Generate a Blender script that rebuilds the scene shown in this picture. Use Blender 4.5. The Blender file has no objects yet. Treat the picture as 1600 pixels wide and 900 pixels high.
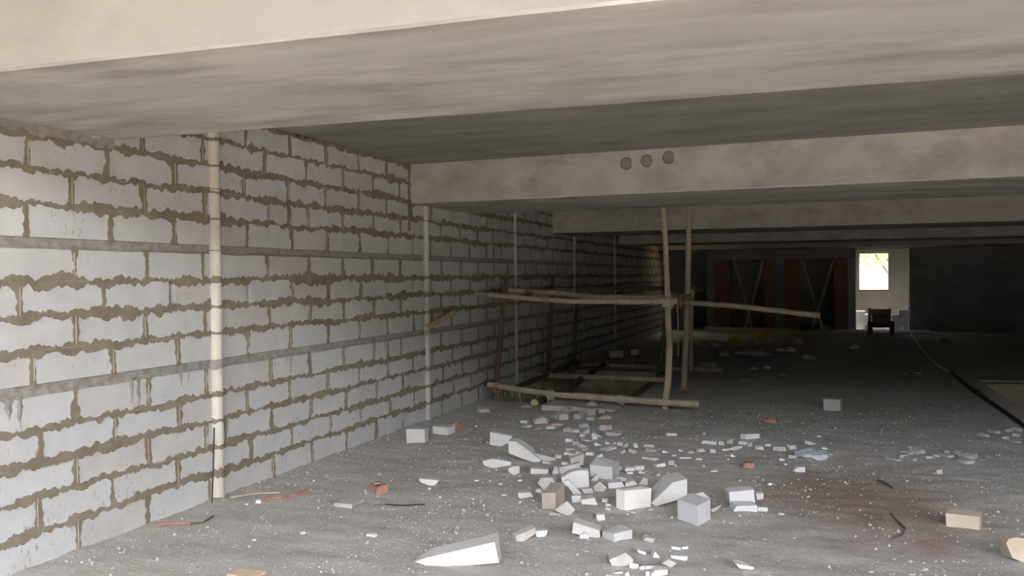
import bpy, bmesh, math, random
from mathutils import Vector, Matrix, noise

random.seed(7)
S = bpy.context.scene
COL = S.collection

# ------------------------------------------------------------------ camera
FPX, CX, CY = 1400.0, 800.0, 450.0            # focal length / centre in a 1600 x 900 frame
YAW, PITCH, ROLL = math.atan(479 / FPX), math.atan(18.2 / FPX), 0.010
CAM = Vector((4.555, 0.0, 1.752))
R0 = Vector((math.cos(YAW), math.sin(YAW), 0))
FW = Vector((-math.sin(YAW) * math.cos(PITCH), math.cos(YAW) * math.cos(PITCH), -math.sin(PITCH)))
U0 = R0.cross(FW)
RT = R0 * math.cos(ROLL) - U0 * math.sin(ROLL)
UP = R0 * math.sin(ROLL) + U0 * math.cos(ROLL)
cd = bpy.data.cameras.new('camera')
cd.sensor_width = 36.0
cd.lens = FPX / 1600 * 36.0
cd.clip_start = 0.05
cd.clip_end = 1200
cam = bpy.data.objects.new('camera', cd)
COL.objects.link(cam)
m3 = Matrix((RT, UP, -FW)).transposed()
cam.matrix_world = Matrix.Translation(CAM) @ m3.to_4x4()
S.camera = cam

# ------------------------------------------------------------------ sky, sun, exposure
W = bpy.data.worlds.new('sky')
S.world = W
W.use_nodes = True
wn = W.node_tree.nodes
wl = W.node_tree.links
sky = wn.new('ShaderNodeTexSky')
sky.sky_type = 'NISHITA'
sky.sun_disc = False
sky.sun_elevation = math.radians(52)
sky.sun_rotation = math.radians(150)
sky.dust_density = 4.0
sky.ozone_density = 1.0
sky.air_density = 1.0
wn['Background'].inputs['Strength'].default_value = 0.30
wl.new(sky.outputs[0], wn['Background'].inputs['Color'])
sd = bpy.data.lights.new('sun', 'SUN')
sd.energy = 2.4
sd.angle = math.radians(1.5)
sd.color = (1.0, 0.95, 0.88)
sun = bpy.data.objects.new('sun', sd)
COL.objects.link(sun)
sun.rotation_euler = Vector((-0.62, 0.06, -0.78)).to_track_quat('-Z', 'Y').to_euler()
sun.location = (8, -4, 12)
S.view_settings.view_transform = 'Standard'
S.view_settings.look = 'None'
S.view_settings.gamma = 1.0
S.view_settings.use_curve_mapping = False
S.view_settings.exposure = 2.5


# ------------------------------------------------------------------ picture -> place
def ray(x, y):
    return FW + RT * ((x - CX) / FPX) - UP * ((y - CY) / FPX)


def on(x, y, ax, v):
    d = ray(x, y)
    return CAM + d * ((v - CAM[ax]) / d[ax])


def onX(x, y, v=0.0): return on(x, y, 0, v)
def onY(x, y, v): return on(x, y, 1, v)
def onZ(x, y, v=0.0): return on(x, y, 2, v)


def proj(p):
    d = Vector(p) - CAM
    z = d.dot(FW)
    return CX + FPX * d.dot(RT) / z, CY - FPX * d.dot(UP) / z, z


def n1(v, seed=0.0):
    return noise.noise(Vector((v, seed * 7.31 + 0.37, seed * 3.17)))


# ------------------------------------------------------------------ materials
def new_mat(name):
    m = bpy.data.materials.new(name)
    m.use_nodes = True
    nt = m.node_tree
    b = nt.nodes['Principled BSDF']
    b.inputs['Specular IOR Level'].default_value = 0.25
    return m, nt, b


def nn(nt, t, **kw):
    n = nt.nodes.new(t)
    for k, v in kw.items():
        setattr(n, k, v)
    return n


def pos_noise(nt, scale, detail=6, rough=0.6, stretch=(1, 1, 1), coord='Position'):
    if coord == 'Position':
        g = nn(nt, 'ShaderNodeNewGeometry').outputs['Position']
    else:
        g = nn(nt, 'ShaderNodeTexCoord').outputs[coord]
    mp = nn(nt, 'ShaderNodeMapping')
    mp.inputs['Scale'].default_value = stretch
    nt.links.new(g, mp.inputs[0])
    t = nn(nt, 'ShaderNodeTexNoise')
    t.inputs['Scale'].default_value = scale
    t.inputs['Detail'].default_value = detail
    t.inputs['Roughness'].default_value = rough
    nt.links.new(mp.outputs[0], t.inputs['Vector'])
    return t.outputs['Fac']


def ramp(nt, fac, stops):
    r = nn(nt, 'ShaderNodeValToRGB')
    e = r.color_ramp.elements
    while len(e) < len(stops):
        e.new(0.5)
    for i, (p, c) in enumerate(stops):
        e[i].position = p
        e[i].color = (*c, 1) if len(c) == 3 else c
    nt.links.new(fac, r.inputs[0])
    return r.outputs[0]


def mix(nt, fac, a, b, mode='MIX'):
    m = nn(nt, 'ShaderNodeMix', data_type='RGBA', blend_type=mode)
    for sock, v in ((m.inputs[0], fac), (m.inputs[6], a), (m.inputs[7], b)):
        if hasattr(v, 'is_linked'):
            nt.links.new(v, sock)
        elif isinstance(v, (int, float)):
            sock.default_value = v
        else:
            sock.default_value = (*v, 1)
    return m.outputs[2]


def bump(nt, b, fac, strength, dist=0.01):
    n = nn(nt, 'ShaderNodeBump')
    n.inputs['Strength'].default_value = strength
    n.inputs['Distance'].default_value = dist
    nt.links.new(fac, n.inputs['Height'])
    nt.links.new(n.outputs[0], b.inputs['Normal'])


def mottled(name, c1, c2, scale=3.0, stretch=(1, 1, 1), rough=0.9, bstr=0.4, bscale=40, lo=0.35, hi=0.65, c3=None, spec=0.2):
    m, nt, b = new_mat(name)
    f = pos_noise(nt, scale, 7, 0.62, stretch)
    c = ramp(nt, f, [(lo, c1), (hi, c2)])
    if c3:
        g = pos_noise(nt, scale * 0.33, 5, 0.6, stretch)
        c = mix(nt, ramp(nt, g, [(0.45, (0, 0, 0)), (0.68, (1, 1, 1))]), c, c3)
    nt.links.new(c, b.inputs['Base Color'])
    b.inputs['Roughness'].default_value = rough
    b.inputs['Specular IOR Level'].default_value = spec
    bump(nt, b, pos_noise(nt, bscale, 6, 0.7), bstr, 0.006)
    return m


def block_material(name, base, warm, stain, amount):
    m, nt, b = new_mat(name)
    rnd = nn(nt, 'ShaderNodeObjectInfo').outputs['Random']
    c = ramp(nt, rnd, [(0.0, base), (0.62, tuple(x * 0.97 for x in base)), (0.8, warm), (1.0, tuple(x * 1.03 for x in base))])
    cloud = pos_noise(nt, 4, 5, 0.6)
    c = mix(nt, ramp(nt, cloud, [(0.35, (0.88, 0.88, 0.87)), (0.65, (1, 1, 1))]), (0, 0, 0), c, 'MIX')
    # scuffs and mortar smudges with a shape of their own
    s1 = pos_noise(nt, 26, 8, 0.75, (1, 1.3, 0.55))
    s2 = pos_noise(nt, 2.3, 3, 0.5)
    a = ramp(nt, s1, [(0.565, (0, 0, 0)), (0.61, (1, 1, 1))])
    bb = ramp(nt, s2, [(0.52, (0, 0, 0)), (0.62, (amount, amount, amount))])
    k = mix(nt, 1.0, a, bb, 'MULTIPLY')
    c = mix(nt, k, c, stain)
    nt.links.new(c, b.inputs['Base Color'])
    b.inputs['Roughness'].default_value = 0.92
    bump(nt, b, pos_noise(nt, 90, 5, 0.7), 0.25, 0.004)
    return m


M = {}
M['block'] = block_material('aerated_block', (0.57, 0.57, 0.555), (0.535, 0.505, 0.475), (0.24, 0.20, 0.145), 0.75)
M['chunk'] = block_material('broken_block', (0.63, 0.63, 0.61), (0.58, 0.555, 0.51), (0.40, 0.37, 0.33), 0.5)
M['cream'] = mottled('cream_block', (0.46, 0.385, 0.275), (0.54, 0.465, 0.35), 6, bstr=0.3)
M['dusty'] = mottled('dusty_block', (0.40, 0.37, 0.33), (0.52, 0.50, 0.46), 9, bstr=0.5)
M['stained'] = mottled('brown_stained_block', (0.43, 0.36, 0.30), (0.56, 0.52, 0.47), 5, bstr=0.5, c3=(0.40, 0.315, 0.26))
M['greyrock'] = mottled('concrete_lump', (0.36, 0.34, 0.315), (0.47, 0.455, 0.43), 12, bstr=0.8)
M['mortar'] = mottled('khaki_mortar', (0.205, 0.17, 0.118), (0.275, 0.235, 0.172), 7, bstr=0.7, bscale=70)
M['mortar_line'] = mottled('pale_joint_line', (0.38, 0.34, 0.28), (0.46, 0.42, 0.36), 20, bstr=0.3)
M['band'] = mottled('bond_strip_concrete', (0.26, 0.235, 0.21), (0.38, 0.355, 0.325), 14, bstr=1.0, bscale=60)
M['beam'] = mottled('beam_underside_lightened', (0.32, 0.30, 0.262), (0.50, 0.475, 0.425), 2.2, (0.5, 1.7, 1.5), lo=0.38, hi=0.62, bstr=0.25, bscale=30, c3=(0.44, 0.42, 0.38))  # undersides: same concrete, colour lightened to make up for weaker light
M['beam_face'] = mottled('beam_face_darkened', (0.295, 0.275, 0.24), (0.43, 0.41, 0.37), 2.6, (0.8, 1, 1.3), lo=0.38, hi=0.62, bstr=0.3, bscale=30, c3=(0.37, 0.35, 0.315))  # upright faces: same concrete, colour darkened against the direct light
M['beam_front'] = mottled('beam_front_darkened', (0.255, 0.238, 0.195), (0.345, 0.325, 0.272), 2.2, (0.8, 1, 1.3), bstr=0.35, bscale=30, lo=0.38, hi=0.62, c3=(0.30, 0.282, 0.235))  # warmer front face, its colour also darkened to hold down its brightness
M['slab'] = mottled('slab_concrete', (0.25, 0.235, 0.215), (0.34, 0.325, 0.30), 2.0, (0.5, 1.4, 1), bstr=0.25)
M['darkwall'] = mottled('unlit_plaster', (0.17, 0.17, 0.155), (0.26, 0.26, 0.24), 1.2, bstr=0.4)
M['alcove'] = mottled('alcove_plaster', (0.36, 0.33, 0.275), (0.43, 0.40, 0.34), 1.5, bstr=0.3)
M['shaft'] = mottled('ochre_glow_tint', (0.62, 0.50, 0.22), (0.72, 0.60, 0.30), 3)  # ochre picked to tint the light of the added shaft yellow
M['brick_dust'] = mottled('crumbled_clay', (0.36, 0.265, 0.205), (0.44, 0.34, 0.275), 14, bstr=0.8)
M['pit'] = mottled('pit_concrete', (0.50, 0.42, 0.31), (0.66, 0.58, 0.46), 3, (1.5, 1.5, 0.5), bstr=0.4, c3=(0.42, 0.33, 0.22))
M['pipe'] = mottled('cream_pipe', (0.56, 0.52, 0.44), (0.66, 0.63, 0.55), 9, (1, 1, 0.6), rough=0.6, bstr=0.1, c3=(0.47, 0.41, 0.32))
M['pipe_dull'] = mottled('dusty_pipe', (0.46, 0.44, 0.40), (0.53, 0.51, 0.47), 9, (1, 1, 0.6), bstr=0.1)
M['palecream'] = mottled('pale_cream_block', (0.64, 0.60, 0.53), (0.72, 0.69, 0.62), 6, bstr=0.3)
M['plug'] = mottled('cement_plug', (0.19, 0.175, 0.155), (0.24, 0.225, 0.20), 12, bstr=0.4)
M['plug_rim'] = mottled('cement_plug_rim', (0.08, 0.072, 0.062), (0.11, 0.10, 0.088), 12, bstr=0.4)
M['brick'] = mottled('fired_clay', (0.34, 0.16, 0.105), (0.45, 0.25, 0.175), 18, bstr=0.6, c3=(0.42, 0.33, 0.27))
M['brick_hole'] = mottled('clay_hollow', (0.16, 0.08, 0.05), (0.22, 0.12, 0.08), 18)
M['pole'] = mottled('peeled_pole', (0.33, 0.265, 0.19), (0.47, 0.40, 0.30), 9, (1, 1, 0.35), bstr=0.5, bscale=45)
M['pole_red'] = mottled('bark_pole', (0.095, 0.06, 0.042), (0.17, 0.115, 0.08), 9, (1, 1, 0.35), bstr=0.6, bscale=45)
M['pole_dark'] = mottled('dark_pole', (0.09, 0.075, 0.055), (0.15, 0.125, 0.095), 9, bstr=0.5)
M['rope'] = mottled('rope_fibre', (0.17, 0.105, 0.06), (0.30, 0.21, 0.135), 40, bstr=0.6)
M['string'] = mottled('pale_string', (0.38, 0.35, 0.29), (0.46, 0.42, 0.35), 40)
M['wood'] = mottled('raw_timber', (0.44, 0.35, 0.23), (0.55, 0.45, 0.31), 12, (1, 1, 1), bstr=0.4)
M['iron'] = mottled('dark_iron', (0.03, 0.025, 0.02), (0.06, 0.045, 0.035), 20, rough=0.6)
M['black_cable'] = mottled('black_rubber', (0.015, 0.015, 0.015), (0.03, 0.03, 0.03), 20, rough=0.5)
M['white_cable'] = mottled('white_sheath', (0.85, 0.85, 0.84), (0.9, 0.9, 0.89), 20, rough=0.45)
M['redstick'] = mottled('reddish_strip', (0.30, 0.13, 0.10), (0.42, 0.24, 0.20), 20)
M['plastic'] = mottled('thin_plastic', (0.55, 0.58, 0.60), (0.70, 0.73, 0.75), 9, rough=0.25, bstr=0.3, spec=0.5)
M['yellow'] = mottled('yellow_sack', (0.42, 0.33, 0.05), (0.56, 0.46, 0.10), 9, bstr=0.5)
M['maroon'] = mottled('maroon_board', (0.20, 0.10, 0.09), (0.26, 0.14, 0.125), 9)
M['greyboard'] = mottled('grey_board', (0.22, 0.22, 0.225), (0.28, 0.28, 0.285), 9)
M['darkwood'] = mottled('dark_timber', (0.07, 0.06, 0.05), (0.11, 0.095, 0.08), 9)
M['leaf'] = mottled('tree_leaf', (0.16, 0.36, 0.05), (0.28, 0.50, 0.10), 3)
M['bark'] = mottled('tree_bark', (0.12, 0.09, 0.06), (0.2, 0.15, 0.1), 8)
M['earth'] = mottled('outdoor_earth', (0.38, 0.335, 0.27), (0.46, 0.41, 0.335), 0.8, bstr=0.4)


def brick_pier_material():
    m, nt, b = new_mat('brick_pier_masonry')
    tc = nn(nt, 'ShaderNodeNewGeometry').outputs['Position']
    sp = nn(nt, 'ShaderNodeSeparateXYZ')
    nt.links.new(tc, sp.inputs[0])
    cb = nn(nt, 'ShaderNodeCombineXYZ')
    nt.links.new(sp.outputs[0], cb.inputs[0])
    nt.links.new(sp.outputs[2], cb.inputs[1])
    t = nn(nt, 'ShaderNodeTexBrick')
    t.inputs['Scale'].default_value = 1.0
    t.inputs['Brick Width'].default_value = 0.24
    t.inputs['Row Height'].default_value = 0.075
    t.inputs['Mortar Size'].default_value = 0.010
    t.inputs['Color1'].default_value = (0.30, 0.115, 0.075, 1)
    t.inputs['Color2'].default_value = (0.22, 0.085, 0.06, 1)
    t.inputs['Mortar'].default_value = (0.16, 0.13, 0.11, 1)
    nt.links.new(cb.outputs[0], t.inputs['Vector'])
    g = pos_noise(nt, 2.0, 5, 0.6)
    c = mix(nt, ramp(nt, g, [(0.5, (0, 0, 0)), (0.7, (0.7, 0.7, 0.7))]), t.outputs['Color'], (0.20, 0.16, 0.13))
    nt.links.new(c, b.inputs['Base Color'])
    b.inputs['Roughness'].default_value = 0.95
    return m


M['pier'] = brick_pier_material()


def floor_material():
    m, nt, b = new_mat('dusty_floor')
    f1 = pos_noise(nt, 1.6, 8, 0.65, (1, 1.2, 1))
    c = ramp(nt, f1, [(0.30, (0.475, 0.45, 0.405)), (0.52, (0.565, 0.54, 0.49)), (0.72, (0.645, 0.62, 0.57))])
    f2 = pos_noise(nt, 34, 8, 0.75)
    c = mix(nt, ramp(nt, f2, [(0.36, (0.5, 0.5, 0.5)), (0.47, (0, 0, 0))]), c, (0.33, 0.31, 0.28))
    f3 = pos_noise(nt, 95, 3, 0.6)
    c = mix(nt, ramp(nt, f3, [(0.66, (0, 0, 0)), (0.72, (0.7, 0.7, 0.7))]), c, (0.66, 0.65, 0.62))

    def spot(cx, cy, rx, ry, col, amt, c, rot=0.0):
        g = nn(nt, 'ShaderNodeNewGeometry').outputs['Position']
        mp = nn(nt, 'ShaderNodeMapping', vector_type='TEXTURE')
        mp.inputs['Location'].default_value = (cx, cy, 0)
        mp.inputs['Rotation'].default_value = (0, 0, rot)
        mp.inputs['Scale'].default_value = (rx, ry, 1000)
        nt.links.new(g, mp.inputs[0])
        ln = nn(nt, 'ShaderNodeVectorMath', operation='LENGTH')
        nt.links.new(mp.outputs[0], ln.inputs[0])
        w = pos_noise(nt, 2.6, 7, 0.7)
        ad = nn(nt, 'ShaderNodeMath', operation='MULTIPLY_ADD')
        nt.links.new(w, ad.inputs[0])
        ad.inputs[1].default_value = 1.3
        nt.links.new(ln.outputs['Value'], ad.inputs[2])
        k = ramp(nt, ad.outputs[0], [(0.95, (amt, amt, amt)), (1.0, (0, 0, 0))])
        # soften by stretching the range
        mr = nn(nt, 'ShaderNodeMapRange')
        mr.inputs['From Min'].default_value = 0.75
        mr.inputs['From Max'].default_value = 1.65
        mr.inputs['To Min'].default_value = amt
        mr.inputs['To Max'].default_value = 0.0
        nt.links.new(ad.outputs[0], mr.inputs['Value'])
        return mix(nt, mr.outputs[0], c, col)

    p = onZ(1370, 790)
    c = spot(p.x, p.y, 0.95, 1.7, (0.34, 0.255, 0.195), 0.95, c, 0.1)
    p = onZ(1280, 770)
    c = spot(p.x, p.y, 0.8, 1.1, (0.36, 0.285, 0.225), 0.8, c)
    p = onZ(1455, 850)
    c = spot(p.x, p.y, 0.24, 0.35, (0.42, 0.26, 0.235), 0.75, c)
    p = onZ(1190, 830)
    c = spot(p.x, p.y, 0.5, 0.5, (0.40, 0.33, 0.285), 0.5, c)
    nt.links.new(c, b.inputs['Base Color'])
    b.inputs['Roughness'].default_value = 0.97
    b.inputs['Specular IOR Level'].default_value = 0.1
    bump(nt, b, pos_noise(nt, 30, 10, 0.78), 1.0, 0.022)
    return m


M['floor'] = floor_material()


# ------------------------------------------------------------------ building helpers
def tag(o, label=None, cat=None, group=None, kind=None):
    if label: o['label'] = label
    if cat: o['category'] = cat
    if group: o['group'] = group
    if kind: o['kind'] = kind
    return o


def raw(name, verts, faces, mat, parent=None, origin=None, smooth=False):
    """link world-space verts as one mesh object; its origin goes to `origin` (or to the parent's)"""
    off = Vector((0, 0, 0))
    if parent is not None:
        off = world_loc(parent)
    if origin is None:
        origin = off if parent is not None else base_of(verts)
    origin = Vector(origin)
    me = bpy.data.meshes.new(name)
    me.from_pydata([tuple(Vector(v) - origin) for v in verts], [], faces)
    me.validate()
    me.materials.append(M[mat] if isinstance(mat, str) else mat)
    if smooth:
        for p in me.polygons:
            p.use_smooth = True
    o = bpy.data.objects.new(name, me)
    COL.objects.link(o)
    o.location = origin - off
    if parent is not None:
        o.parent = parent
    return o


def world_loc(o):
    v = Vector((0, 0, 0))
    while o is not None:
        v += o.location
        o = o.parent
    return v


def base_of(verts):
    xs = [v[0] for v in verts]; ys = [v[1] for v in verts]; zs = [v[2] for v in verts]
    return Vector(((min(xs) + max(xs)) / 2, (min(ys) + max(ys)) / 2, min(zs)))


def empty(name, loc):
    o = bpy.data.objects.new(name, None)
    o.empty_display_size = 0.1
    COL.objects.link(o)
    o.location = loc
    return o


class MB:
    def __init__(s): s.v = []; s.f = []

    def add(s, vs, fs):
        k = len(s.v)
        s.v += [tuple(v) for v in vs]
        s.f += [tuple(i + k for i in f) for f in fs]

    def box(s, a, b):
        x0, y0, z0 = a; x1, y1, z1 = b
        s.add([(x0, y0, z0), (x1, y0, z0), (x1, y1, z0), (x0, y1, z0), (x0, y0, z1), (x1, y0, z1), (x1, y1, z1), (x0, y1, z1)],
              [(0, 3, 2, 1), (4, 5, 6, 7), (0, 1, 5, 4), (1, 2, 6, 5), (2, 3, 7, 6), (3, 0, 4, 7)])

    def tube(s, pts, rad, n=8, caps=True):
        pts = [Vector(p) for p in pts]
        rads = rad if isinstance(rad, (list, tuple)) else [rad] * len(pts)
        rings = []
        prev = None
        for i, p in enumerate(pts):
            d = (pts[min(i + 1, len(pts) - 1)] - pts[max(i - 1, 0)]).normalized()
            if prev is None:
                ref = Vector((0, 0, 1)) if abs(d.z) < 0.9 else Vector((1, 0, 0))
                a = d.cross(ref).normalized()
            else:
                a = (prev - d * prev.dot(d)).normalized()
            prev = a
            bq = d.cross(a)
            rings.append([p + (a * math.cos(2 * math.pi * k / n) + bq * math.sin(2 * math.pi * k / n)) * rads[i] for k in range(n)])
        vs = [v for r in rings for v in r]
        fs = []
        for i in range(len(rings) - 1):
            for k in range(n):
                fs.append((i * n + k, i * n + (k + 1) % n, (i + 1) * n + (k + 1) % n, (i + 1) * n + k))
        if caps:
            fs.append(tuple(reversed(range(n))))
            fs.append(tuple((len(rings) - 1) * n + k for k in range(n)))
        s.add(vs, fs)

    def build(s, name, mat, parent=None, origin=None, smooth=False):
        return raw(name, s.v, s.f, mat, parent, origin, smooth)


def hull(points):
    bm = bmesh.new()
    for p in points:
        bm.verts.new(p)
    r = bmesh.ops.convex_hull(bm, input=bm.verts[:])
    bmesh.ops.delete(bm, geom=[g for g in r['geom_interior'] if isinstance(g, bmesh.types.BMVert)], context='VERTS')
    bmesh.ops.dissolve_limit(bm, angle_limit=0.06, verts=bm.verts[:], edges=bm.edges[:])
    bm.verts.index_update()
    vs = [v.co.copy() for v in bm.verts]
    fs = [tuple(v.index for v in f.verts) for f in bm.faces]
    bm.free()
    return vs, fs


# ------------------------------------------------------------------ structure: heights and depths
H, LB = 0.21, 0.652
FLOOR_Y0, BACK_Y, REAR_Y, RIGHT_X = -1.5, 29.0, 32.2, 13.0
CEIL = 3.085
BAND1 = (1.05, 1.115)
BAND2 = (1.955, 2.02)
row_z = [i * H for i in range(5)] + [BAND1[1] + i * H for i in range(4)] + [BAND2[1] + i * H for i in range(5)]
PIPES = [onX(335, 440).y, onX(665, 440).y, onX(805, 440).y, onX(897, 440).y, onX(960, 440).y]
PIT = (0.17, 2.05, 11.85, 16.15)             # opening in the slab beside the wall
PIT2 = (6.95, 9.2, 11.6, 15.85)              # the matching opening on the right

# ---- floor
def lin(a, b, step):
    n = max(1, round((b - a) / step))
    return [a + (b - a) * i / n for i in range(n)]


xs = lin(-0.1, PIT[0], 0.05) + lin(PIT[0], PIT[1], 0.05) + lin(PIT[1], PIT2[0], 0.05) + lin(PIT2[0], PIT2[1], 0.12) + lin(PIT2[1], RIGHT_X, 0.5) + [RIGHT_X]
ys = lin(FLOOR_Y0, 3.5, 0.25) + lin(3.5, 9.0, 0.04) + lin(9.0, PIT[2] - 0.25, 0.06) + lin(PIT[2] - 0.25, PIT[2], 0.125) + \
    lin(PIT[2], PIT2[3], 0.2) + lin(PIT2[3], PIT[3], 0.15) + lin(PIT[3], 20, 0.15) + lin(20, REAR_Y, 0.4) + [REAR_Y]
ys = [y for y in ys]


def floor_h(x, y):
    e = 1.0
    for (a, b, c, d) in (PIT, PIT2):
        dx = max(a - x, 0, x - b); dy = max(c - y, 0, y - d)
        e = min(e, max(0.0, (math.hypot(dx, dy)) / 0.4))
    if y < 3.2 or y > 28.5:
        e *= 0.3
    h = 0.016 * noise.noise(Vector((x * 1.1, y * 1.1, 3.1))) + 0.010 * noise.noise(Vector((x * 3.7, y * 4.5, 9.2)))
    h += 0.007 * noise.noise(Vector((x * 11, y * 13, 1.7)))
    h += 0.010 * noise.noise(Vector((x * 2.6, y * 8.0, 6.6))) * (1 if y < 10 else 0.3)
    if x < 0.35:
        h += 0.014 * (1 - max(x, 0) / 0.35) ** 2 * (0.6 + 0.6 * noise.noise(Vector((x * 9, y * 5, 4))))
    return h * e


fv, ff = [], []
for y in ys:
    for x in xs:
        fv.append((x, y, floor_h(x, y)))
nx = len(xs)
for j in range(len(ys) - 1):
    for i in range(nx - 1):
        mx, my = (xs[i] + xs[i + 1]) / 2, (ys[j] + ys[j + 1]) / 2
        if any(a < mx < b and c < my < d for (a, b, c, d) in (PIT, PIT2)):
            continue
        ff.append((j * nx + i, j * nx + i + 1, (j + 1) * nx + i + 1, (j + 1) * nx + i))
fl = raw('floor', fv, ff, 'floor', origin=(0, 0, 0), smooth=True)
tag(fl, 'dusty grey concrete floor strewn with grit', 'floor', kind='structure')

# pit linings (each a box open at the top), children of the floor
for (a, b, c, d) in (PIT, PIT2):
    g = MB()
    dz = -1.7
    g.add([(a, c, 0), (b, c, 0), (b, d, 0), (a, d, 0), (a, c, dz), (b, c, dz), (b, d, dz), (a, d, dz)],
          [(0, 1, 5, 4), (1, 2, 6, 5), (2, 3, 7, 6), (3, 0, 4, 7), (4, 5, 6, 7)])
    g.build('pit_lining', 'pit', fl)
# raised kerb along the far edge and the left edge of the right-hand opening
g = MB()
g.box((PIT2[0] - 0.2, PIT2[3], -0.02), (PIT2[1], PIT2[3] + 0.85, 0.035))
g.box((PIT2[0] - 0.2, PIT2[2], -0.02), (PIT2[0], PIT2[3], 0.035))
g.build('kerb', 'floor', fl)
# broken concrete lip at the near edge of the left opening
lip = []
for k in range(15):
    t = k / 14
    p = onZ(846 + t * 112, 641 + t * 2)
    hh = 0.062 * (1 - t) ** 0.6 + 0.008 + 0.012 * n1(k * 0.9, 4)
    lip.append((p.x, p.y, hh))
vs, fs = [], []
for k, (x, y, hh) in enumerate(lip):
    vs += [(x, y, -0.02), (x, y + 0.01, hh), (x, PIT[2] - 0.003, hh), (x, PIT[2] - 0.003, -0.02)]
    if k:
        q = 4 * k
        for s_ in range(3):
            fs.append((q - 4 + s_, q + s_, q + s_ + 1, q - 4 + s_ + 1))
fs += [(0, 1, 2, 3), tuple(4 * 14 + i for i in (3, 2, 1, 0))]
raw('concrete_lip', vs, fs, 'floor', fl)
# low threshold strip before the back wall
g = MB()
g.box((2.2, 27.6, -0.02), (7.6, 28.9, 0.05))
g.build('threshold', 'floor', fl)

gr = MB(); gr.box((-40, -60, -0.3), (60, FLOOR_Y0, -0.01)); gr.add([(-150, REAR_Y + 0.2, -0.01), (160, REAR_Y + 0.2, -0.01), (160, 44, -0.01), (-150, 44, -0.01), (160, 300, 26), (-150, 300, 26)], [(0, 1, 2, 3), (3, 2, 4, 5)])  # rear part tilted up, shaped so bright ground fills the window
tag(gr.build('ground', 'earth', origin=(0, 0, 0)), 'bare earth outside the building', 'ground', kind='structure')

g = MB(); g.box((-60, -49, -0.2), (80, -45, 12.8))  # unseen mass added behind the camera to block low sky light
tag(g.build('sky_blocker', 'darkwall'), 'unseen plain building added across the yard to block low sky', 'building', kind='structure')

# ---- left wall: backing, blocks, bond strips, mortar
wl_ = MB(); wl_.box((-0.3, -0.2, -0.1), (-0.07, REAR_Y, CEIL)); wl_.box((-0.3, -0.2, CEIL), (-0.005, 3.4, 5.5))
wall_left = wl_.build('wall_left', 'mortar', origin=(0, 0, 0))
tag(wall_left, 'pale aerated block wall with ragged khaki mortar joints', 'wall', kind='structure')

GAP = 0.003
ev = [onX(124, 859.5).y, onX(424, 746).y]
od = [onX(57.5, 810).y, onX(389, 715).y]
segs = [(1.6, PIPES[0])] + [(PIPES[i], PIPES[i + 1]) for i in range(4)] + [(PIPES[4], BACK_Y)]
blocks, heads = [], []       # (y0,y1,z0,z1), (y,z0,z1,row)
holes = {(7, round(onX(276, 460).y, 1)), (7, round(onX(389, 455).y, 1)), (7, round(onX(604, 452).y, 1))}
hole_y = [onX(276, 460).y, onX(390, 455).y, onX(603, 448).y, onX(717, 445).y]
for si, (a, b) in enumerate(segs):
    for r, z0 in enumerate(row_z):
        if si == 0: off = ev[0] if r % 2 == 0 else od[0]
        elif si == 1: off = ev[1] if r % 2 == 0 else od[1]
        else: off = a + (0.48 if r % 2 == 0 else 0.17)
        if r == 7 and si == 0: off = onX(37.5, 460).y
        off += random.uniform(-0.02, 0.02)
        ycur = [a + 0.05 if si else a]
        k = math.ceil((a + 0.10 - off) / LB)
        while off + k * LB < b - 0.10:
            y = off + k * LB + (random.uniform(-0.02, 0.02))
            if y > ycur[-1] + 0.06: ycur.append(y)
            k += 1
            if random.random() < 0.05 and si >= 1 and off + k * LB < b - 0.4:
                ycur.append(off + (k - 0.5) * LB)
        ycur.append(b - 0.05)
        zt = min(z0 + H, CEIL - 0.02)
        for i in range(len(ycur) - 1):
            y0, y1 = ycur[i], ycur[i + 1]
            l = y0 + GAP
            rr = y1 - GAP
            if r == 7 and any(abs(y0 - h) < 0.2 for h in hole_y): l = y0 + 0.035
            if r == 7 and any(abs(y1 - h) < 0.2 for h in hole_y): rr = y1 - 0.03
            if rr - l > 0.04:
                blocks.append((l, rr, z0 + GAP, zt - GAP))
            if i:
                heads.append((y0, z0, zt, r))

unit = bpy.data.meshes.new('wall_block')
g = MB(); g.box((-0.08, -0.5, -0.5), (0.0, 0.5, 0.5))
unit.from_pydata(g.v, [], g.f)
unit.materials.append(M['block'])


def px_area(bk):
    y0, y1, z0, z1 = bk
    if (y1 < 4.95 and z0 > 2.66): return 0
    pts = [proj((0, y, z)) for y in (y0, y1) for z in (z0, z1)]
    xs_ = [min(max(p[0], 0), 1600) for p in pts]; ys_ = [min(max(p[1], 0), 900) for p in pts]
    return (max(xs_) - min(xs_)) * (max(ys_) - min(ys_))


blocks.sort(key=px_area, reverse=True)
for (y0, y1, z0, z1) in blocks[:300]:
    o = bpy.data.objects.new('wall_block', unit)
    COL.objects.link(o)
    o.parent = wall_left
    o.location = (random.uniform(-0.002, 0.002), (y0 + y1) / 2, (z0 + z1) / 2)
    o.scale = (1, y1 - y0, z1 - z0)
g = MB()
for (y0, y1, z0, z1) in blocks[300:]:
    g.box((-0.08, y0, z0), (random.uniform(-0.002, 0.002), y1, z1))
tag(g.build('wall_block_field', 'block', wall_left), kind='stuff')


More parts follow.
